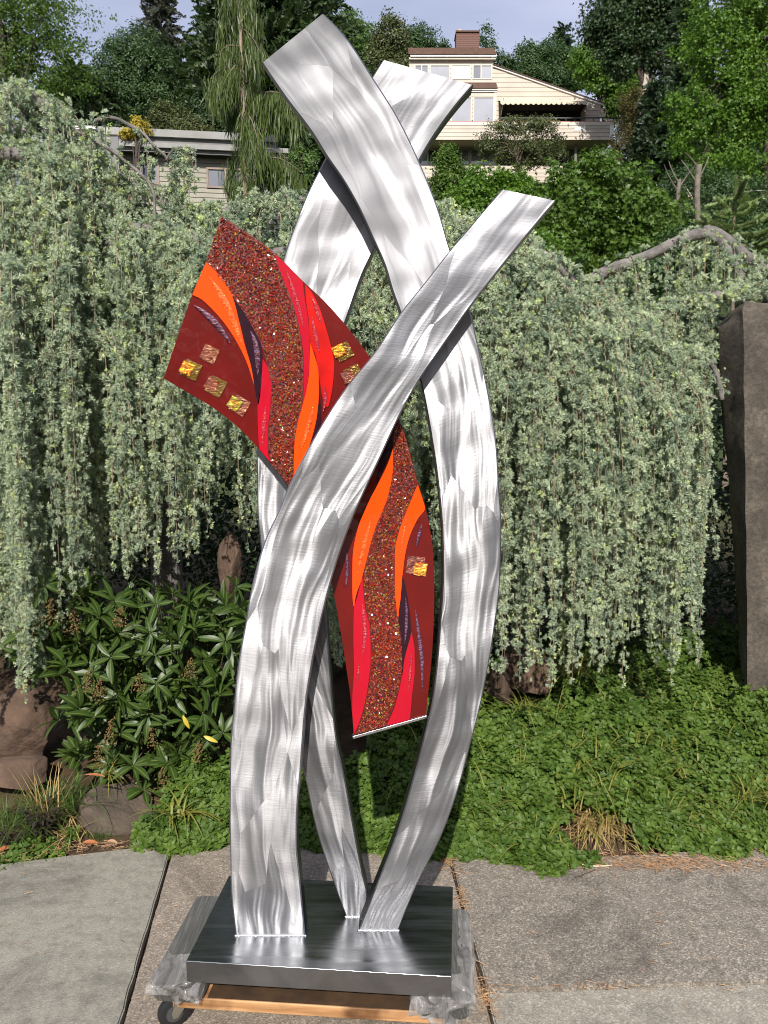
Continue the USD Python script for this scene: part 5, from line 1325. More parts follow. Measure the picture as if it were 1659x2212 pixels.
for x in np.linspace(rl[0], rr_[0], 13):
    ppt.append(bx(x - 0.018, x + 0.018, 0.04, 0.07, db[3] + 0.03, rl[1] + 0.02))
rb_ = cat_mesh([bx(rl[0], rr_[0], 0.035, 0.075, rl[1] - 0.03, rl[1] + 0.03)]); rb_.apply_transform(W.R)
rail_m = plain('dark_rail', (0.03, 0.03, 0.03), rough=0.4)
ra_ = obj('railing', rb_, rail_m, h)
for m in ppt:
    m.apply_transform(W.R); obj('baluster', m, rail_m, ra_)
sg = W.rect(1236.5, 274.5, 1264, 283, deckb)
sp_ = obj('number_plate', W.solid(sg, deckb - 0.07, 0.02), white_t, h, label='white house number plate reading 10529')
tm = meshkit.text_mesh('10529', 0.135, 0.006)
v = tm.vertices; sx = (sg.bounds[2] - sg.bounds[0]) * 0.80 / np.ptp(v[:, 0])
v = np.stack([(v[:, 0] - v[:, 0].min()) * sx + sg.bounds[0] + 0.065, -v[:, 2] - 0.0705 + 45.0, v[:, 1] + sg.bounds[1] + 0.035], 1)
obj('house_number', (v, tm.faces), plain('number_grey', (0.30, 0.29, 0.26), rough=0.6), sp_)
# lower storey in the shade of the balcony
low_b = 1.6
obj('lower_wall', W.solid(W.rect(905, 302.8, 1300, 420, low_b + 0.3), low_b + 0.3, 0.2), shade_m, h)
lw = W.rect(900, 357, 1214, 396, low_b - 0.4)
obj('lower_wall', W.solid(lw.buffer(-0.004), low_b - 0.396, 0.5), backing, h, label='lit cream wall below the lower windows')
boards(W, h, lw, low_b - 0.4, 0.2, siding)
window(W, h, 908, 322, 946, 357, low_b + 0.2, [grey_pane, dark_pane], split=(0.42,))
window(W, h, 950, 322, 1014, 357, low_b + 0.2, [dark_pane, grey_pane], split=(0.72,))
window(W, h, 1016, 322, 1072, 357, low_b + 0.2, [grey_pane, curtain_pale], split=(0.5,))
obj('post', W.solid(W.rect(1241.8, 303, 1245.6, 372, 0.6), 0.6, 0.14), plain('grey_post', (0.14, 0.13, 0.12), rough=0.7), h)
obj('garage_door', W.solid(W.rect(1218, 312, 1292, 372, low_b), low_b + 0.02, 0.05), plain('dark_grey_door', (0.07, 0.068, 0.062), rough=0.7), h)
obj('side_wall', W.solid(W.rect(1292.5, 226, 1296, 268, mainb), mainb - 0.05, 3.5), siding, h)

# ------------------------------------------------------------------ the low house, left
V = Wall(24.0, math.radians(8.5))
bl_ = thing('low_house', 'long low tan clapboard house with grey roof fascia, behind the left cedar', 'house', (-6.0, 23.5, float(ground_z(-6.0, 23.5))))
grey_f = plain('grey_fascia', (0.17, 0.165, 0.16), rough=0.7, var=0.15, scale=3)
grey_l = plain('light_grey_fascia', (0.25, 0.245, 0.235), rough=0.7, var=0.15, scale=3)
f0 = V.rect(120, 300.5, 600, 318, 0.0); zA, zB = V.p(600, 317.8)[1], V.p(600, 331)[1]
zC, zD = V.p(618, 350.5)[1], V.p(618, 440)[1]
xl, xr, xr2 = V.p(60, 300)[0], V.p(600, 318)[0], V.p(621.5, 340)[0]
obj('roof', V.solid(sbox(xl, zA - 0.02, xr, zA + 0.16), -0.50, 6.0), grey_l, bl_, label='flat grey roof edge')
obj('fascia', V.solid(sbox(xl, zB + 0.005, xr - 0.05, zA - 0.025), -0.40, 0.06), grey_f, bl_)
obj('gutter', V.solid(sbox(xl, zB - 0.12, xr2, zB), -0.46, 0.5), grey_l, bl_)
obj('fascia', V.solid(sbox(xl, zC + 0.01, xr2, zB - 0.125), -0.36, 0.06), grey_f, bl_)
wp = sbox(xl, zD - 1.0, xr2 - 0.02, zC)
for q in ((300, 352, 345, 400), (446, 362, 524, 409.5), (548, 366, 614, 411)):
    wp = wp.difference(V.rect(*q))
obj('wall', V.solid(wp.buffer(-0.005), 0.004, 0.2), backing, bl_)
boards(V, bl_, wp, 0.0, 0.125, siding2)
brown_f = plain('brown_frame', (0.22, 0.155, 0.12), rough=0.5)
window(V, bl_, 446, 362, 524, 409.5, 0.0, blue_pane, frame=brown_f, split=(0.52,), bar=0.05)
window(V, bl_, 548, 366, 614, 411, 0.0, blue_pane, frame=brown_f, split=(0.3, 0.65), bar=0.05)
window(V, bl_, 300, 352, 345, 400, 0.0, grey_pane, frame=brown_f, split=(0.5,), bar=0.05)
obj('corner_board', V.solid(sbox(xr2 - 0.02, zD - 1.0, xr2 + 0.03, zC), -0.03, 0.2), white_t, bl_)
# the white edged shed roof left of it
S = Wall(21.0)
sh = thing('shed', 'shed with thin white roof edge half hidden behind the left cedar crown', 'shed', (-7.5, 21.5, float(ground_z(-7.5, 21.5))))
r_ = S.rect(100, 278, 214, 284.5); b_ = r_.bounds
obj('roof', S.solid(r_, -0.2, 2.2), white_t, sh)
obj('wall', S.solid(sbox(b_[0] + 0.1, float(ground_z(-7.5, 21.5)) - 0.2, b_[2] - 0.06, b_[1] - 0.004), 0.0, 1.8), plain('dark_shed_wall', (0.06, 0.06, 0.065), rough=0.7), sh)
obj('door', S.solid(sbox(b_[0] + 0.9, float(ground_z(-7.5, 21.5)), b_[0] + 1.7, b_[1] - 0.12), -0.03, 0.03), grey_f, sh)
# far roof between the dark trees
G = Wall(48.0)
fh = thing('far_house', 'far house with dark flat roof glimpsed between two dark trees at upper left', 'house', (-11.0, 48.5, float(ground_z(-11, 48.5))))
r_ = G.rect(372, 203, 470, 219); b_ = r_.bounds
obj('roof', G.solid(r_, -0.6, 4.0), plain('dark_flat_roof', (0.06, 0.055, 0.05), rough=0.9), fh)
obj('wall', G.solid(sbox(b_[0] + 0.4, b_[1] - 3.2, b_[2] - 0.3, b_[1] - 0.005), 0.0, 3.0), plain('pale_grey_wall', (0.36, 0.37, 0.40), rough=0.7), fh)
for px in (388, 412, 436):
    window(G, fh, px, 222, px + 18, 234, -0.01, dark_pane, frame=white_t, bar=0.05)
# ================================================================== trees and shrubs behind
def poly_leaf(k, seed, lobes=5, fold=0.25):
    """One flat, slightly folded lobed leaf of radius 1, stalk at the origin, tip along +x."""
    if lobes == 1:
        v = np.array([[0, 0, 0], [0.5, 0.30, fold * 0.3], [1.1, 0, 0], [0.5, -0.30, fold * 0.3]]); f = np.array([[0, 2, 1], [0, 3, 2]])
        return v, f
    ang = np.radians([-115, -80, -52, -25, 0, 25, 52, 80, 115]); rad = np.array([0.6, 0.42, 0.9, 0.5, 1.1, 0.5, 0.9, 0.42, 0.6])
    c = np.array([0.45, 0, 0])
    rim = np.stack([0.45 + 0.62 * rad * np.cos(ang), 0.62 * rad * np.sin(ang), fold * np.abs(np.sin(ang)) * rad], 1)
    v = np.vstack([c, rim]); f = np.array([[0, q, q + 1] for q in range(1, 9)])
    return v, f
def leaf_cluster(seed, n, r, size, lobes):
    g = np.random.default_rng(seed); out = []
    for q in range(n):
        v, f = poly_leaf(0, q, lobes)
        d = g.normal(size=3); d /= np.linalg.norm(d)
        p = d * r * g.random() ** 0.45
        nrm = d * 0.5 + np.array([0, 0, 0.9]) + g.normal(0, 0.35, 3); nrm /= np.linalg.norm(nrm)
        u = np.cross(nrm, g.normal(size=3)); u /= np.linalg.norm(u); w = np.cross(nrm, u)
        out.append((p + (v * size * g.uniform(0.75, 1.2)) @ np.stack([u, w, nrm]), f))
    return soup(out)
def spray(seed, n=16, droop=0.35, w=0.05, side=0.55):
    """A flat conifer spray along +z, one metre long, drooping towards -x: many narrow blades."""
    g = np.random.default_rng(seed); out = []
    def bl(a, b, ww):
        d = b - a; s = np.cross(d, [0.2, 0.1, 1.0]) if abs(d[2]) < 0.9 * np.linalg.norm(d) else np.cross(d, [0, 1.0, 0.2])
        s = s / (np.linalg.norm(s) + 1e-9) * ww
        m = (a + b) / 2 + s
        m2 = (a + b) / 2 - s
        return np.array([a, m, b, m2]), np.array([[0, 1, 2], [0, 2, 3]])
    ax = lambda t: np.array([-droop * t * t, 0, t])
    for q in range(n):
        t = (q + 0.5) / n
        for sgn in (-1, 1):
            a = ax(t)
            l = side * (1 - 0.75 * t) * g.uniform(0.6, 1.15)
            b = a + np.array([-0.25 * l + g.normal(0, 0.07), sgn * l * 0.75, l * 0.65 + g.normal(0, 0.05)])
            out.append(bl(a, b, w * g.uniform(0.7, 1.3)))
            c = a + (b - a) * 0.45
            out.append(bl(c, c + np.array([g.normal(0, 0.1) - 0.05, sgn * l * 0.2, l * 0.5]), w * 0.8))
    out.append(bl(ax(0), ax(1.0), w * 0.6)); out.append(bl(ax(0.7), ax(1.15), w))
    return soup(out)
def hanging(seed, n=16, w=0.015):
    """A hanging curtain of thin shoots, one metre long, downwards (-z is along the axis: it is placed with +z pointing down)."""
    g = np.random.default_rng(seed); out = []
    for q in range(n):
        x, y = g.normal(0, 0.09, 2); z0 = g.uniform(0, 0.55); l = g.uniform(0.3, 0.6) 
        s = np.array([math.cos(q * 2.4), math.sin(q * 2.4), 0]) * w * g.uniform(0.6, 1.3)
        p = np.array([x, y, z0]); e = p + [g.normal(0, 0.05), g.normal(0, 0.05), l]; m = (p + e) / 2 + g.normal(0, 0.015, 3)
        out.append((np.array([p - s * 0.4, p + s * 0.4, m + s, e, m - s]), np.array([[0, 1, 2], [0, 2, 4], [4, 2, 3]])))
    return soup(out)

BARK = {'dark': plain('dark_bark', (0.07, 0.055, 0.045), rough=0.95, var=0.4, scale=8, bump=0.02, bump_scale=12),
        'pale': plain('pale_bark', (0.42, 0.37, 0.30), rough=0.9, var=0.3, scale=6, bump=0.01, bump_scale=12),
        'stump': plain('stump_bark', (0.155, 0.13, 0.105), rough=0.9, var=0.5, scale=7, bump=0.02, bump_scale=20),
        'brown': plain('brown_bark', (0.16, 0.12, 0.095), rough=0.95, var=0.4, scale=8, bump=0.02, bump_scale=12)}
def lobe_points(lobes, y, n, rng, shell=0.45, clump=0.30):
    """Points in clumps through the crown: lobes are (x, y, rx, ry[, depth offset]) in pixels at depth y."""
    area = np.array([l[2] * l[3] for l in lobes], float); share = area / area.sum()
    P, N = [], []
    for l, s in zip(lobes, share):
        yy = y + (l[4] if len(l) > 4 else 0)
        c = at(l[0], l[1], yy)
        sc_ = np.linalg.norm(c - EYE) / F * 0.97
        R = np.array([l[2] * sc_, 0.75 * (l[2] + l[3]) / 2 * sc_, l[3] * sc_])
        m = max(6, int(n * s)); k = max(5, int(m / 9))
        d = rng.normal(size=(k, 3)); d /= np.linalg.norm(d, axis=1, keepdims=True)
        cc = c + d * R * (shell + (1 - shell) * rng.random(k) ** 0.6)[:, None]
        pick = rng.integers(0, k, m)
        P.append(cc[pick] + rng.normal(0, clump * 0.5, (m, 3)) * R * np.array([1, 1, 0.75]))
        N.append(d[pick] * 0.8 + rng.normal(0, 0.5, (m, 3)) + [0, -0.15, 0.5])
    return np.vstack(P), np.vstack(N)

def broadleaf(name, label, y, lobes, n, size, m, rng, trunk=None, bark_='dark', lobes_leaf=5, per=9, spread=1.9, limbs=7, cat='tree', group=None, shell=0.45, clump=0.30, r0=None):
    c = [at(l[0], l[1], y + (l[4] if len(l) > 4 else 0)) for l in lobes]
    mid = np.mean(c, axis=0)
    tx = at(trunk[0], trunk[1], y)[0] if trunk else mid[0]
    gz = float(ground_z(tx, y))
    t = thing(name, label, cat, (tx, y, gz), group)
    top = max(c, key=lambda q: q[2])
    hgt = max(top[2] - gz, 0.5)
    r0 = r0 or 0.022 * hgt + 0.03
    zc = (at(trunk[0], trunk[1], y)[2]) if trunk else gz + 0.35 * hgt
    pts = spline([[tx, y, gz - 0.2], [tx + rng.normal(0, 0.02) * hgt, y, (gz + zc) / 2], [tx + rng.normal(0, 0.015) * hgt, y, zc], (np.array([tx, y, zc]) + top) / 2, top], 20)
    obj('trunk', tube(pts, np.linspace(r0, r0 * 0.15, 20), 9), BARK[bark_], t, smooth=True)
    br = []
    for q in range(limbs):
        e = c[q % len(c)] + rng.normal(0, 0.35, 3) * np.array([lobes[q % len(c)][2], lobes[q % len(c)][2], lobes[q % len(c)][3]]) * y / F
        s = pts[rng.integers(9, 16)]
        md = (s + e) / 2 + [0, 0, 0.06 * hgt]
        br.append(tube(spline([s, md, e], 10), np.linspace(r0 * 0.42, r0 * 0.08, 10), 6))
    obj('limbs', soup(br), BARK['dark' if bark_ == 'pale' and r0 > 0.2 else bark_], t, smooth=True)
    P, N = lobe_points(lobes, y, n, rng, shell, clump)
    keep = P[:, 2] > ground_z(P[:, 0], P[:, 1]) + 0.1
    P, N = P[keep], N[keep]
    protos = [('leaf_cluster', leaf_cluster(hash_(name) + q, per, size * spread, size, lobes_leaf), m) for q in range(3)]
    scatter('crown', t, protos, P, N, rng.uniform(0.75, 1.3, len(P)), rng.integers(0, 3, len(P)), rng)
    return t
def hash_(s):
    return sum((k + 1) * ord(ch) for k, ch in enumerate(s)) % 9973

def conifer(name, label, y, apex, base, rad, m, rng, whorls=40, per=9, size=0.5, droop=0.35, gapy=0.0, bark_='brown', power=0.8, group=None, fan=0.05, cone_bottom=None):
    """apex and base are pixels on the axis, rad the half width in pixels low down."""
    a, b = at(*apex, y), at(*base, y)
    gz = float(ground_z(b[0], y))
    t = thing(name, label, 'tree', (b[0], y, gz), group)
    hh = a[2] - gz
    obj('trunk', tube(spline([[b[0], y, gz - 0.2], [(a[0] + b[0]) / 2, y, (gz + a[2]) / 2], a], 14), np.linspace(0.018 * hh + 0.05, 0.02, 14), 8), BARK[bark_], t, smooth=True)
    R = rad * np.linalg.norm(b - EYE) / F
    P, N, S, br = [], [], [], []
    for w in range(whorls):
        f = (w + rng.random()) / whorls                      # 0 top, 1 base
        zc = a[2] + (b[2] - a[2]) * f
        xc = a[0] + (b[0] - a[0]) * f
        rr = R * (f ** power) + 0.06
        k = max(4, int(per * (0.35 + f)))
        for q in range(k):
            if rng.random() < gapy:
                continue
            th = rng.uniform(0, 6.283); L = rr * rng.uniform(0.65, 1.15)
            out = np.array([math.cos(th), math.sin(th), 0])
            n = max(2, int(L / (size * 0.42)))
            tt = (np.arange(n) + rng.random(n) * 0.6) / n * L
            pp = np.array([xc, y, zc]) + out * tt[:, None] + np.array([0, 0, 1]) * (0.16 * L - droop * L * (tt / L) ** 1.5)[:, None]
            P.append(pp)
            N.append(out[None] * 1.0 + rng.normal(0, 0.42, (n, 3)) + [0, 0, -droop * 0.7 + 0.25])
            S.append(size * (0.65 + 0.5 * rng.random(n)) * (0.7 + 0.3 * f))
            br.append(tube([[xc, y, zc], pp[-1]], [0.012 + 0.006 * L, 0.006], 4, cap=False))
    obj('branches', soup(br), BARK[bark_], t, kind='stuff')
    P, N, S = np.vstack(P), np.vstack(N), np.concatenate(S)
    scatter('foliage', t, [('spray', spray(hash_(name) + q, w=fan), m) for q in range(3)], P, N, S, rng.integers(0, 3, len(P)), rng)
    return t

T = dict
rng = np.random.default_rng(71)
L_MAPLE = leaf('maple_leaf', (0.035, 0.080, 0.012), (0.125, 0.215, 0.030), trans=0.38)
L_BRIGHT = leaf('bright_maple_leaf', (0.045, 0.110, 0.012), (0.150, 0.270, 0.030), trans=0.40)
L_MID = leaf('mid_green_leaf', (0.025, 0.060, 0.018), (0.070, 0.130, 0.038), trans=0.3)
L_DARK = leaf('dark_green_leaf', (0.014, 0.034, 0.012), (0.048, 0.088, 0.024), trans=0.22)
L_OLIVE = leaf('olive_leaf', (0.040, 0.058, 0.018), (0.120, 0.140, 0.045), trans=0.25)
L_PALE = leaf('pale_green_leaf', (0.060, 0.120, 0.030), (0.150, 0.240, 0.065), trans=0.38)
L_RED = leaf('bronze_leaf', (0.045, 0.040, 0.012), (0.120, 0.105, 0.025), trans=0.3)
L_YEL = leaf('yellow_leaf_bush', (0.22, 0.18, 0.014), (0.46, 0.36, 0.028), trans=0.3)
N_DARK = leaf('dark_needle', (0.010, 0.026, 0.010), (0.036, 0.066, 0.020), trans=0.12)
N_CYP = leaf('cypress_needle', (0.012, 0.030, 0.009), (0.050, 0.085, 0.020), trans=0.15)
N_BROWN = leaf('brown_green_needle', (0.026, 0.030, 0.018), (0.062, 0.068, 0.042), trans=0.1)
N_GOLD = leaf('golden_green_shoot', (0.036, 0.064, 0.014), (0.110, 0.150, 0.034), trans=0.25)
N_FIR = leaf('fir_needle', (0.13, 0.21, 0.075), (0.34, 0.43, 0.18), trans=0.35)

# --- left side
broadleaf('maple_tree', 'tall airy green maple with dark limbs at the upper left corner', 26, [(20, -30, 120, 80), (95, 40, 85, 70), (-30, 100, 90, 80), (110, 130, 70, 60), (40, 190, 90, 60), (150, 175, 40, 40), (-60, -60, 110, 90)], 3000, 0.085, L_MAPLE, rng, trunk=(52, 300), limbs=16, shell=0.35, clump=0.34)
conifer('cypress_tree', 'dark brownish green conifer under the maple at upper left', 30, (165, 150), (175, 330), 62, N_CYP, rng, whorls=34, per=10, size=0.7, droop=0.2)
conifer('cypress_tree', 'dark conifer right behind the left cedar crown', 29, (110, 195), (115, 330), 55, N_CYP, rng, whorls=26, per=9, size=0.7, droop=0.2)
conifer('cypress_tree', 'small dark conifer above the white shed roof', 28, (228, 195), (225, 330), 48, N_CYP, rng, whorls=26, per=9, size=0.65, droop=0.2)
broadleaf('ash_tree', 'rounded mid green tree between the maple and the dark spruce', 33, [(250, 165, 50, 55), (295, 115, 48, 50), (330, 160, 60, 60), (280, 220, 80, 55), (345, 225, 55, 50), (232, 215, 38, 45)], 3600, 0.085, L_MID, rng, lobes_leaf=1, per=14, spread=2.2)
conifer('spruce_tree', 'grey brown spruce with thin ragged top against the sky', 37, (345, -28), (352, 300), 74, N_BROWN, rng, whorls=46, per=9, size=0.85, droop=0.35, gapy=0.18)
broadleaf('olive_bush', 'yellowish green bush at the foot of the spruce', 27, [(368, 268, 42, 38), (420, 280, 36, 30), (330, 285, 30, 22)], 900, 0.07, L_OLIVE, rng, lobes_leaf=1, per=14, spread=2.2, cat='bush')
broadleaf('yellow_bush', 'bright yellow bush above the low house roof', 22.5, [(292, 276, 26, 16), (316, 280, 12, 10), (272, 288, 14, 12)], 170, 0.05, L_YEL, rng, lobes_leaf=1, per=14, spread=2.0, cat='bush', limbs=3)
conifer('cypress_tree', 'huge dense dark cypress behind the top of the sculpture', 31, (590, -190), (585, 430), 185, N_CYP, rng, whorls=92, per=24, size=0.85, droop=0.15, power=0.42, fan=0.055)
broadleaf('shrub', 'dark shrubs in front of the huge cypress, right of the far house', 28, [(455, 265, 55, 40), (430, 230, 35, 28), (500, 285, 60, 35)], 1200, 0.07, L_DARK, rng, lobes_leaf=1, per=14, spread=2.2, cat='bush', limbs=4)
broadleaf('shrub', 'light green leafy sprigs at the right end of the low house', 24, [(645, 345, 30, 30), (668, 365, 22, 34), (640, 390, 26, 24)], 240, 0.06, L_PALE, rng, lobes_leaf=1, per=9, spread=2.4, cat='bush', limbs=4)

def weeping_cypress():
    y = 20.0
    b = at(533, 430, y); gz = float(ground_z(b[0], y))
    t = thing('weeping_cypress', 'slender weeping cypress with golden green hanging curtains before the low house', 'tree', (b[0], y, gz))
    tp = [at(px, py, y) for px, py in ((533, 430), (530, 380), (532, 330), (527, 280), (524, 220), (523, 150), (520, 80), (518, 10), (516, -70), (515, -150))]
    tp = np.vstack([[b[0], y, gz - 0.2], tp])
    tk = spline(tp, 60)
    obj('trunk', tube(tk, np.linspace(0.085, 0.02, 60), 9), plain('pinkish_bark', (0.30, 0.21, 0.165), rough=0.9, var=0.4, scale=12, bump=0.01, bump_scale=25), t, smooth=True)
    P, N, S, br = [], [], [], []
    # branch: start row, pixels of its tip, sag, strength of its curtain
    B = [((524, 215), (640, 218), -18, 1.5), ((521, 100), (472, 120), -12, 1.0), ((524, 150), (455, 172), -14, 1.1), ((522, 130), (480, 190), -10, 1.0), ((526, 240), (560, 330), -26, 0.8), ((528, 270), (495, 400), -22, 0.5),
         ((530, 320), (600, 372), -14, 0.7), ((530, 330), (622, 345), -16, 0.9), ((520, 60), (560, 110), -10, 1.0), ((518, 20), (480, 60), -8, 0.9), ((517, -30), (550, 40), -8, 0.9), ((517, -50), (485, 0), -8, 0.8),
         ((524, 190), (500, 235), -8, 0.9), ((526, 220), (550, 270), -10, 1.0), ((531, 360), (560, 420), -10, 0.8), ((531, 350), (505, 420), -8, 0.8), ((516, -90), (540, -30), -8, 0.7), ((531, 345), (650, 372), -18, 0.9), ((523, 175), (575, 215), -12, 1.2)]
    for (sx, sy), (ex_, ey_), sag, q_ in B:
        dy = rng.uniform(-0.9, 0.9)
        s, e = at(sx, sy, y), at(ex_, ey_, y + dy)
        m = at((sx + ex_) / 2, (sy + ey_) / 2 + sag, y + dy * 0.5)
        c = spline([s, m, e], 40)
        br.append(tube(c, np.linspace(0.020, 0.006, 40), 5))
        L = np.linalg.norm(e - s)
        n = int(44 * q_ * max(L, 0.6))
        k = (8 + 31 * rng.random(n) ** 0.8).astype(int)
        P.append(c[k] + rng.normal(0, 0.05, (n, 3)) + [0, 0, -0.02]); N.append(np.c_[rng.normal(0, 0.10, n), rng.normal(0, 0.10, n), -np.ones(n)])
        S.append(rng.uniform(0.35, 0.85, n) * (0.75 + 0.4 * q_))
    n = 90
    k = rng.integers(18, 60, n)
    P.append(tk[k] + rng.normal(0, 0.13, (n, 3))); N.append(np.c_[rng.normal(0, 0.15, n), rng.normal(0, 0.15, n), -np.ones(n)]); S.append(rng.uniform(0.35, 0.8, n))
    obj('branches', soup(br), BARK['brown'], t, smooth=True)
    P, N, S = np.vstack(P), np.vstack(N), np.concatenate(S)
    scatter('foliage', t, [('hanging_shoot', hanging(300 + q), N_GOLD) for q in range(3)], P, N, S, rng.integers(0, 3, len(P)), rng)
weeping_cypress()

# --- behind the top of the sculpture and the house on the hill
broadleaf('maple_tree', 'pale green young maple right behind the top of the sculpture', 56, [(765, 80, 36, 40), (790, 120, 36, 40), (745, 115, 26, 40), (770, 160, 50, 40)], 1300, 0.19, L_PALE, rng, spread=1.9)
broadleaf('alder_tree', 'olive green tree left of the house chimney', 55, [(845, 90, 34, 48), (830, 140, 46, 46), (870, 150, 40, 40), (850, 190, 60, 40)], 2000, 0.14, L_OLIVE, rng, lobes_leaf=1, per=14, spread=2.2)
broadleaf('hazel_tree', 'darker tree touching the left end of the house roof', 58, [(905, 100, 36, 40), (930, 130, 40, 36), (890, 130, 30, 40), (960, 130, 26, 22)], 1500, 0.14, L_MID, rng, lobes_leaf=1, per=14, spread=2.2)
broadleaf('birch_tree', 'thin wispy tree right of the chimney', 60, [(1050, 80, 12, 26), (1062, 118, 22, 30), (1090, 135, 22, 24), (1075, 150, 40, 24)], 420, 0.15, L_MID, rng, lobes_leaf=1, per=10, spread=2.6)
broadleaf('alder_tree', 'dark mid green trees on the ridge right of the house', 62, [(1150, 130, 36, 34), (1190, 125, 40, 34), (1170, 175, 70, 44), (1230, 150, 36, 36), (1125, 170, 30, 36)], 2600, 0.15, L_MID, rng, lobes_leaf=1, per=14, spread=2.2)
conifer('spruce_tree', 'small pointed spruce top on the ridge right of the house', 66, (1216, 62), (1216, 200), 30, N_DARK, rng, whorls=24, per=7, size=1.0, droop=0.3)
broadleaf('maple_tree', 'light green tree at the right end of the house', 50, [(1275, 135, 34, 34), (1315, 170, 46, 40), (1350, 220, 40, 50), (1375, 190, 30, 60)], 2600, 0.15, L_BRIGHT, rng)
broadleaf('pine_tree', 'tall dark tree with pale trunk at the upper right', 42, [(1330, 40, 62, 56), (1400, 10, 80, 60), (1290, 75, 34, 30), (1370, 95, 80, 42), (1440, 70, 66, 52), (1420, 130, 56, 26), (1460, 165, 40, 16), (1340, 140, 42, 26), (1440, -60, 120, 60)], 5200, 0.16, L_DARK, rng, trunk=(1394, 190), bark_='pale', limbs=14, lobes_leaf=5, shell=0.35, r0=0.33)
conifer('cypress_tree', 'dark drooping conifer between the pale trunk and the bright maple', 38, (1490, 20), (1475, 360), 66, N_DARK, rng, whorls=40, per=11, size=0.95, droop=0.35)
conifer('cypress_tree', 'dark green conifer below the pale trunk', 36, (1420, 185), (1430, 380), 58, N_DARK, rng, whorls=30, per=10, size=0.8, droop=0.25)
broadleaf('bronze_maple', 'bronze tinged maple close to the right end of the balcony', 38, [(1375, 245, 36, 50), (1372, 305, 42, 50), (1400, 300, 40, 60), (1345, 345, 40, 30)], 2400, 0.085, L_RED, rng, spread=2.0)
broadleaf('maple_tree', 'big bright green maple filling the upper right corner', 23, [(1600, 20, 100, 80), (1570, 110, 80, 80), (1650, 160, 90, 100), (1530, 200, 50, 60), (1590, 250, 90, 70), (1500, 290, 60, 50), (1620, 340, 90, 60), (1530, 360, 60, 40), (1690, -60, 120, 120), (1470, 240, 40, 34)], 4300, 0.095, L_BRIGHT, rng, trunk=(1640, 430), limbs=18, shell=0.4, clump=0.30)
conifer('cypress_tree', 'dark conifer behind the bright maple at the right edge', 41, (1615, 60), (1615, 420), 90, N_DARK, rng, whorls=34, per=12, size=1.0, droop=0.25)
broadleaf('shrub', 'twiggy green shrubs below the bright maple at right', 19, [(1480, 410, 60, 44), (1560, 420, 70, 50), (1630, 430, 60, 50), (1500, 470, 80, 40), (1600, 480, 90, 40)], 1500, 0.05, L_MID, rng, lobes_leaf=1, per=12, spread=2.4, cat='bush', limbs=12, bark_='pale')
for lab, pts, r_ in (('pale cut tree stump standing left of the young fir', [(1508, 470), (1506, 410), (1511, 356)], 0.055), ('thin pale stump left of the thicker one', [(1467, 460), (1465, 420), (1468, 388)], 0.038)):
    c = spline([at(px, py, 17.2) for px, py in pts], 12)
    st_ = thing('stump', lab, 'stump', c[0])
    obj('trunk', tube(np.vstack([[c[0][0], c[0][1], float(ground_z(c[0][0], c[0][1])) - 0.1], c]), np.linspace(r_ * 1.1, r_, 13), 9), BARK['stump'], st_, smooth=True)
    twg = [tube(spline([c[k_], c[k_] + [sg_ * 0.10, 0.02, 0.16], c[k_] + [sg_ * rng.uniform(0.16, 0.4), rng.normal(0, 0.1), rng.uniform(0.3, 0.6)]], 8), np.linspace(0.016, 0.006, 8), 4) for k_, sg_ in ((-2, -1), (-5, -1), (-4, 1))]
    obj('twigs', soup(twg), BARK['stump'], st_, kind='stuff')
# --- before the house
broadleaf('round_shrub', 'open rounded shrub with olive leaves in front of the balcony', 37, [(1090, 285, 46, 32), (1150, 290, 56, 36), (1190, 310, 36, 30), (1060, 315, 34, 30), (1130, 330, 70, 36), (1110, 268, 22, 16), (1160, 268, 26, 16)], 1150, 0.075, L_OLIVE, rng, trunk=(1120, 385), limbs=22, lobes_leaf=1, per=12, spread=2.3, cat='bush', bark_='brown', r0=0.07)
broadleaf('leafy_shrub', 'upright green shrub beside the leaning steel arm, below the balcony', 29, [(962, 345, 22, 34), (980, 385, 34, 36), (950, 420, 28, 40), (975, 460, 44, 46)], 1300, 0.075, L_MAPLE, rng, lobes_leaf=1, per=12, spread=2.2, cat='bush')
broadleaf('leafy_shrub', 'yellow green maple bush in front of the lower wall of the hillside house', 24, [(1050, 400, 50, 30), (1095, 420, 56, 34), (1020, 440, 46, 44), (1120, 390, 36, 20), (1060, 480, 90, 44), (1165, 420, 36, 22)], 1500, 0.11, L_BRIGHT, rng, cat='bush')
broadleaf('leafy_shrub', 'dense large leaved green bush behind the right cedar', 17, [(1230, 400, 56, 46), (1300, 390, 60, 50), (1200, 460, 60, 50), (1280, 470, 80, 60), (1360, 440, 70, 60), (1420, 480, 60, 50), (1240, 540, 100, 50), (1380, 540, 100, 40)], 1900, 0.11, L_MAPLE, rng, cat='bush', spread=2.0, shell=0.35, clump=0.18)
broadleaf('leafy_shrub', 'bright leafy sprigs just above the right cedar crown', 9, [(1160, 520, 18, 22), (1185, 545, 14, 18), (1205, 530, 14, 14)], 90, 0.045, L_BRIGHT, rng, cat='bush', limbs=3)
broadleaf('leafy_shrub', 'shaded leafy bushes behind the young fir at right', 12, [(1480, 540, 60, 40), (1560, 560, 70, 40), (1640, 560, 60, 50), (1420, 580, 60, 40)], 1100, 0.06, L_MID, rng, cat='bush', lobes_leaf=1, per=12, spread=2.3)

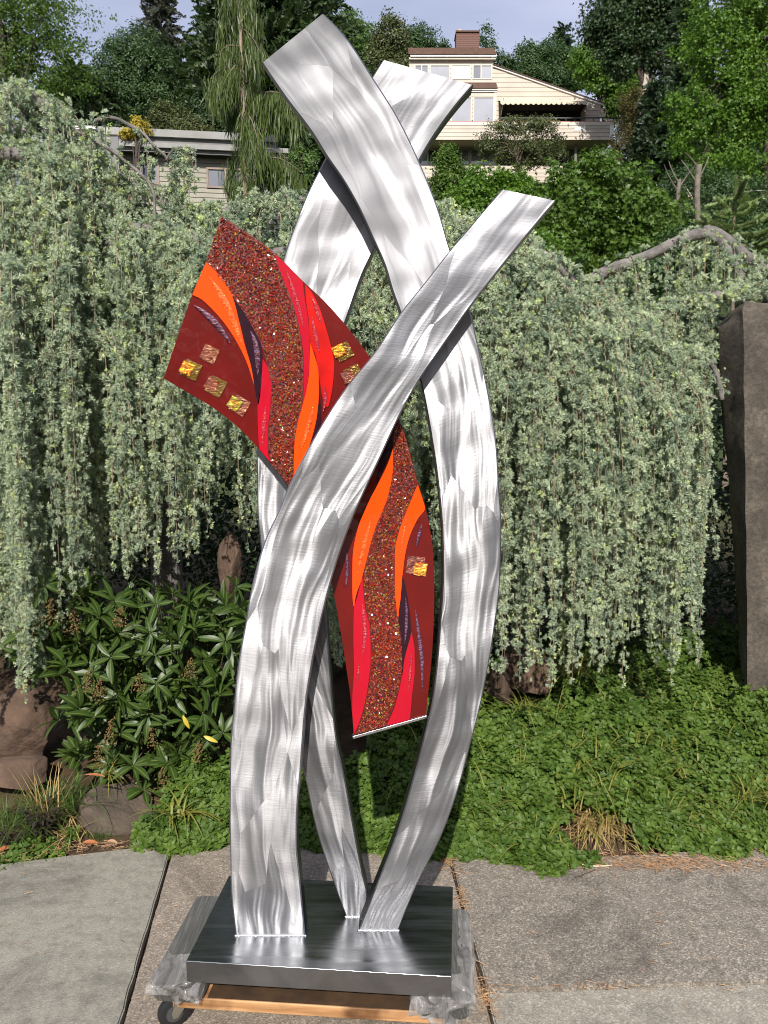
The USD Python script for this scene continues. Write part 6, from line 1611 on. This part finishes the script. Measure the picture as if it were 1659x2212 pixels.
def young_fir():
    y = 7.6
    tp = np.array([at(px, py, y) for px, py in ((1584, 640), (1586, 560), (1585, 480), (1588, 440), (1590, 382))])
    gz = float(ground_z(tp[0][0], y))
    t = thing('young_fir', 'young fir with upswept pale green branch tips at the right edge', 'tree', (tp[0][0], y, gz))
    tp = np.vstack([[tp[0][0], y, gz - 0.1], tp])
    tk = spline(tp, 30)
    obj('trunk', tube(tk, np.linspace(0.03, 0.008, 30), 8), BARK['brown'], t, smooth=True)
    rows = [tk[22:]] 
    tips = [((1586, 452), (1552, 424)), ((1587, 455), (1625, 432)), ((1586, 460), (1545, 462)), ((1586, 462), (1632, 450)), ((1585, 490), (1510, 470)), ((1585, 492), (1655, 462)), ((1585, 500), (1535, 492)), ((1585, 505), (1665, 498)),
            ((1585, 525), (1500, 508)), ((1585, 530), (1670, 525)), ((1585, 540), (1530, 535)), ((1585, 550), (1650, 550)), ((1585, 565), (1490, 560)), ((1585, 570), (1690, 565)), ((1589, 430), (1603, 396)), ((1585, 600), (1510, 605)), ((1585, 600), (1670, 610))]
    br = []
    for (sx, sy), (ex_, ey_) in tips:
        for k in range(3):
            dy = rng.uniform(-0.22, 0.22)
            s = at(sx, sy, y); e = at(ex_ + rng.normal(0, 6), ey_ + rng.normal(0, 5), y + dy)
            c = spline([s, (s + e) / 2 + [0, 0, -0.02], e], 14); rows.append(c)
            br.append(tube(c, np.linspace(0.006, 0.003, 14), 5))
            for q in (6, 9):
                f_ = c[q] + (e - s) * 0.22 + [0, rng.normal(0, 0.10), rng.normal(0.02, 0.02)]
                c2 = spline([c[q], f_], 8); rows.append(c2); br.append(tube(c2, np.linspace(0.005, 0.003, 8), 4))
    obj('branches', soup(br), BARK['brown'], t, smooth=True)
    P, N = [], []
    for c in rows:
        L = np.linalg.norm(np.diff(c, axis=0), axis=1).sum(); n = int(L / 0.0055) + 4
        f_ = np.sort(rng.random(n)) * (len(c) - 1.001); i0 = f_.astype(int)
        P.append(c[i0] + (c[i0 + 1] - c[i0]) * (f_ - i0)[:, None]); tn = c[i0 + 1] - c[i0]; tn /= np.linalg.norm(tn, axis=1, keepdims=True)
        N.append(tn + rng.normal(0, 0.12, tn.shape))
    P, N = np.vstack(P), np.vstack(N)
    def brush(seed):
        g = np.random.default_rng(seed); vs, fs = [], []
        for q in range(15):
            a = g.uniform(0, 6.283); d = np.array([math.cos(a), math.sin(a), g.uniform(0.5, 1.0)]); d /= np.linalg.norm(d); s = np.cross(d, [0, 0, 1.0]) * 0.0034
            b_ = len(vs); l = g.uniform(0.020, 0.030)
            vs += [-s, s, d * l + s * 0.6, d * l - s * 0.6]; fs += [[b_, b_ + 1, b_ + 2], [b_, b_ + 2, b_ + 3]]
        return np.array(vs), np.array(fs)
    scatter('foliage', t, [('needles', brush(400 + q), N_FIR) for q in range(3)], P, N, rng.uniform(0.8, 1.15, len(P)), rng.integers(0, 3, len(P)), rng)
young_fir()

# --- woodland that closes the hillside, and unseen trees added behind the camera for the steel to mirror
def wood(label, n, xr, yr, zr, size, m, per, name='woodland'):
    x, y = rng.uniform(*xr, n), rng.uniform(*yr, n)
    k = (meshkit.fbm(np.c_[x * 0.13, y * 0.05, np.zeros(n)], 3, 12))
    z = ground_z(x, y) + rng.random(n) ** 0.8 * (zr[0] + (zr[1] - zr[0]) * k)
    scatter(name, None, [('leaf_cluster', leaf_cluster(700 + q, per, size * 2.4, size, 1), m) for q in range(2)], np.c_[x, y, z], np.c_[rng.normal(0, 0.5, n), rng.normal(0, 0.5, n), np.ones(n)], rng.uniform(0.8, 1.5, n), rng.integers(0, 2, n), rng, label=label, cat='wood')
n_ = 5200
x_, y_ = rng.uniform(-2.6, 2.9, n_), rng.uniform(4.25, 5.1, n_)
z_ = ground_z(x_, y_) + rng.random(n_) * (1.25 + 0.35 * meshkit.noise(np.c_[x_ * 3, y_ * 3, np.zeros(n_)], 4))
scatter('dark_evergreens', None, [('leaf_cluster', leaf_cluster(780 + q, 9, 0.075, 0.032, 1), L_DARK) for q in range(2)], np.c_[x_, y_, z_], np.c_[rng.normal(0, 0.5, n_), -0.5 + rng.normal(0, 0.5, n_), np.ones(n_)], rng.uniform(0.8, 1.5, n_), rng.integers(0, 2, n_), rng, label='dark evergreen bushes in the shade behind the hanging cedar strands', cat='bushes')
wood('dark understorey growing all over the hillside between the houses and trees', 6500, (-22, 26), (14, 60), (0.3, 2.0), 0.13, L_DARK, 14, 'understorey')
wood('band of tall unseen trees added behind the camera, mirrored in the steel', 5200, (-48, 48), (-30, -20), (5.0, 15.0), 0.42, L_DARK, 14, 'street_trees')
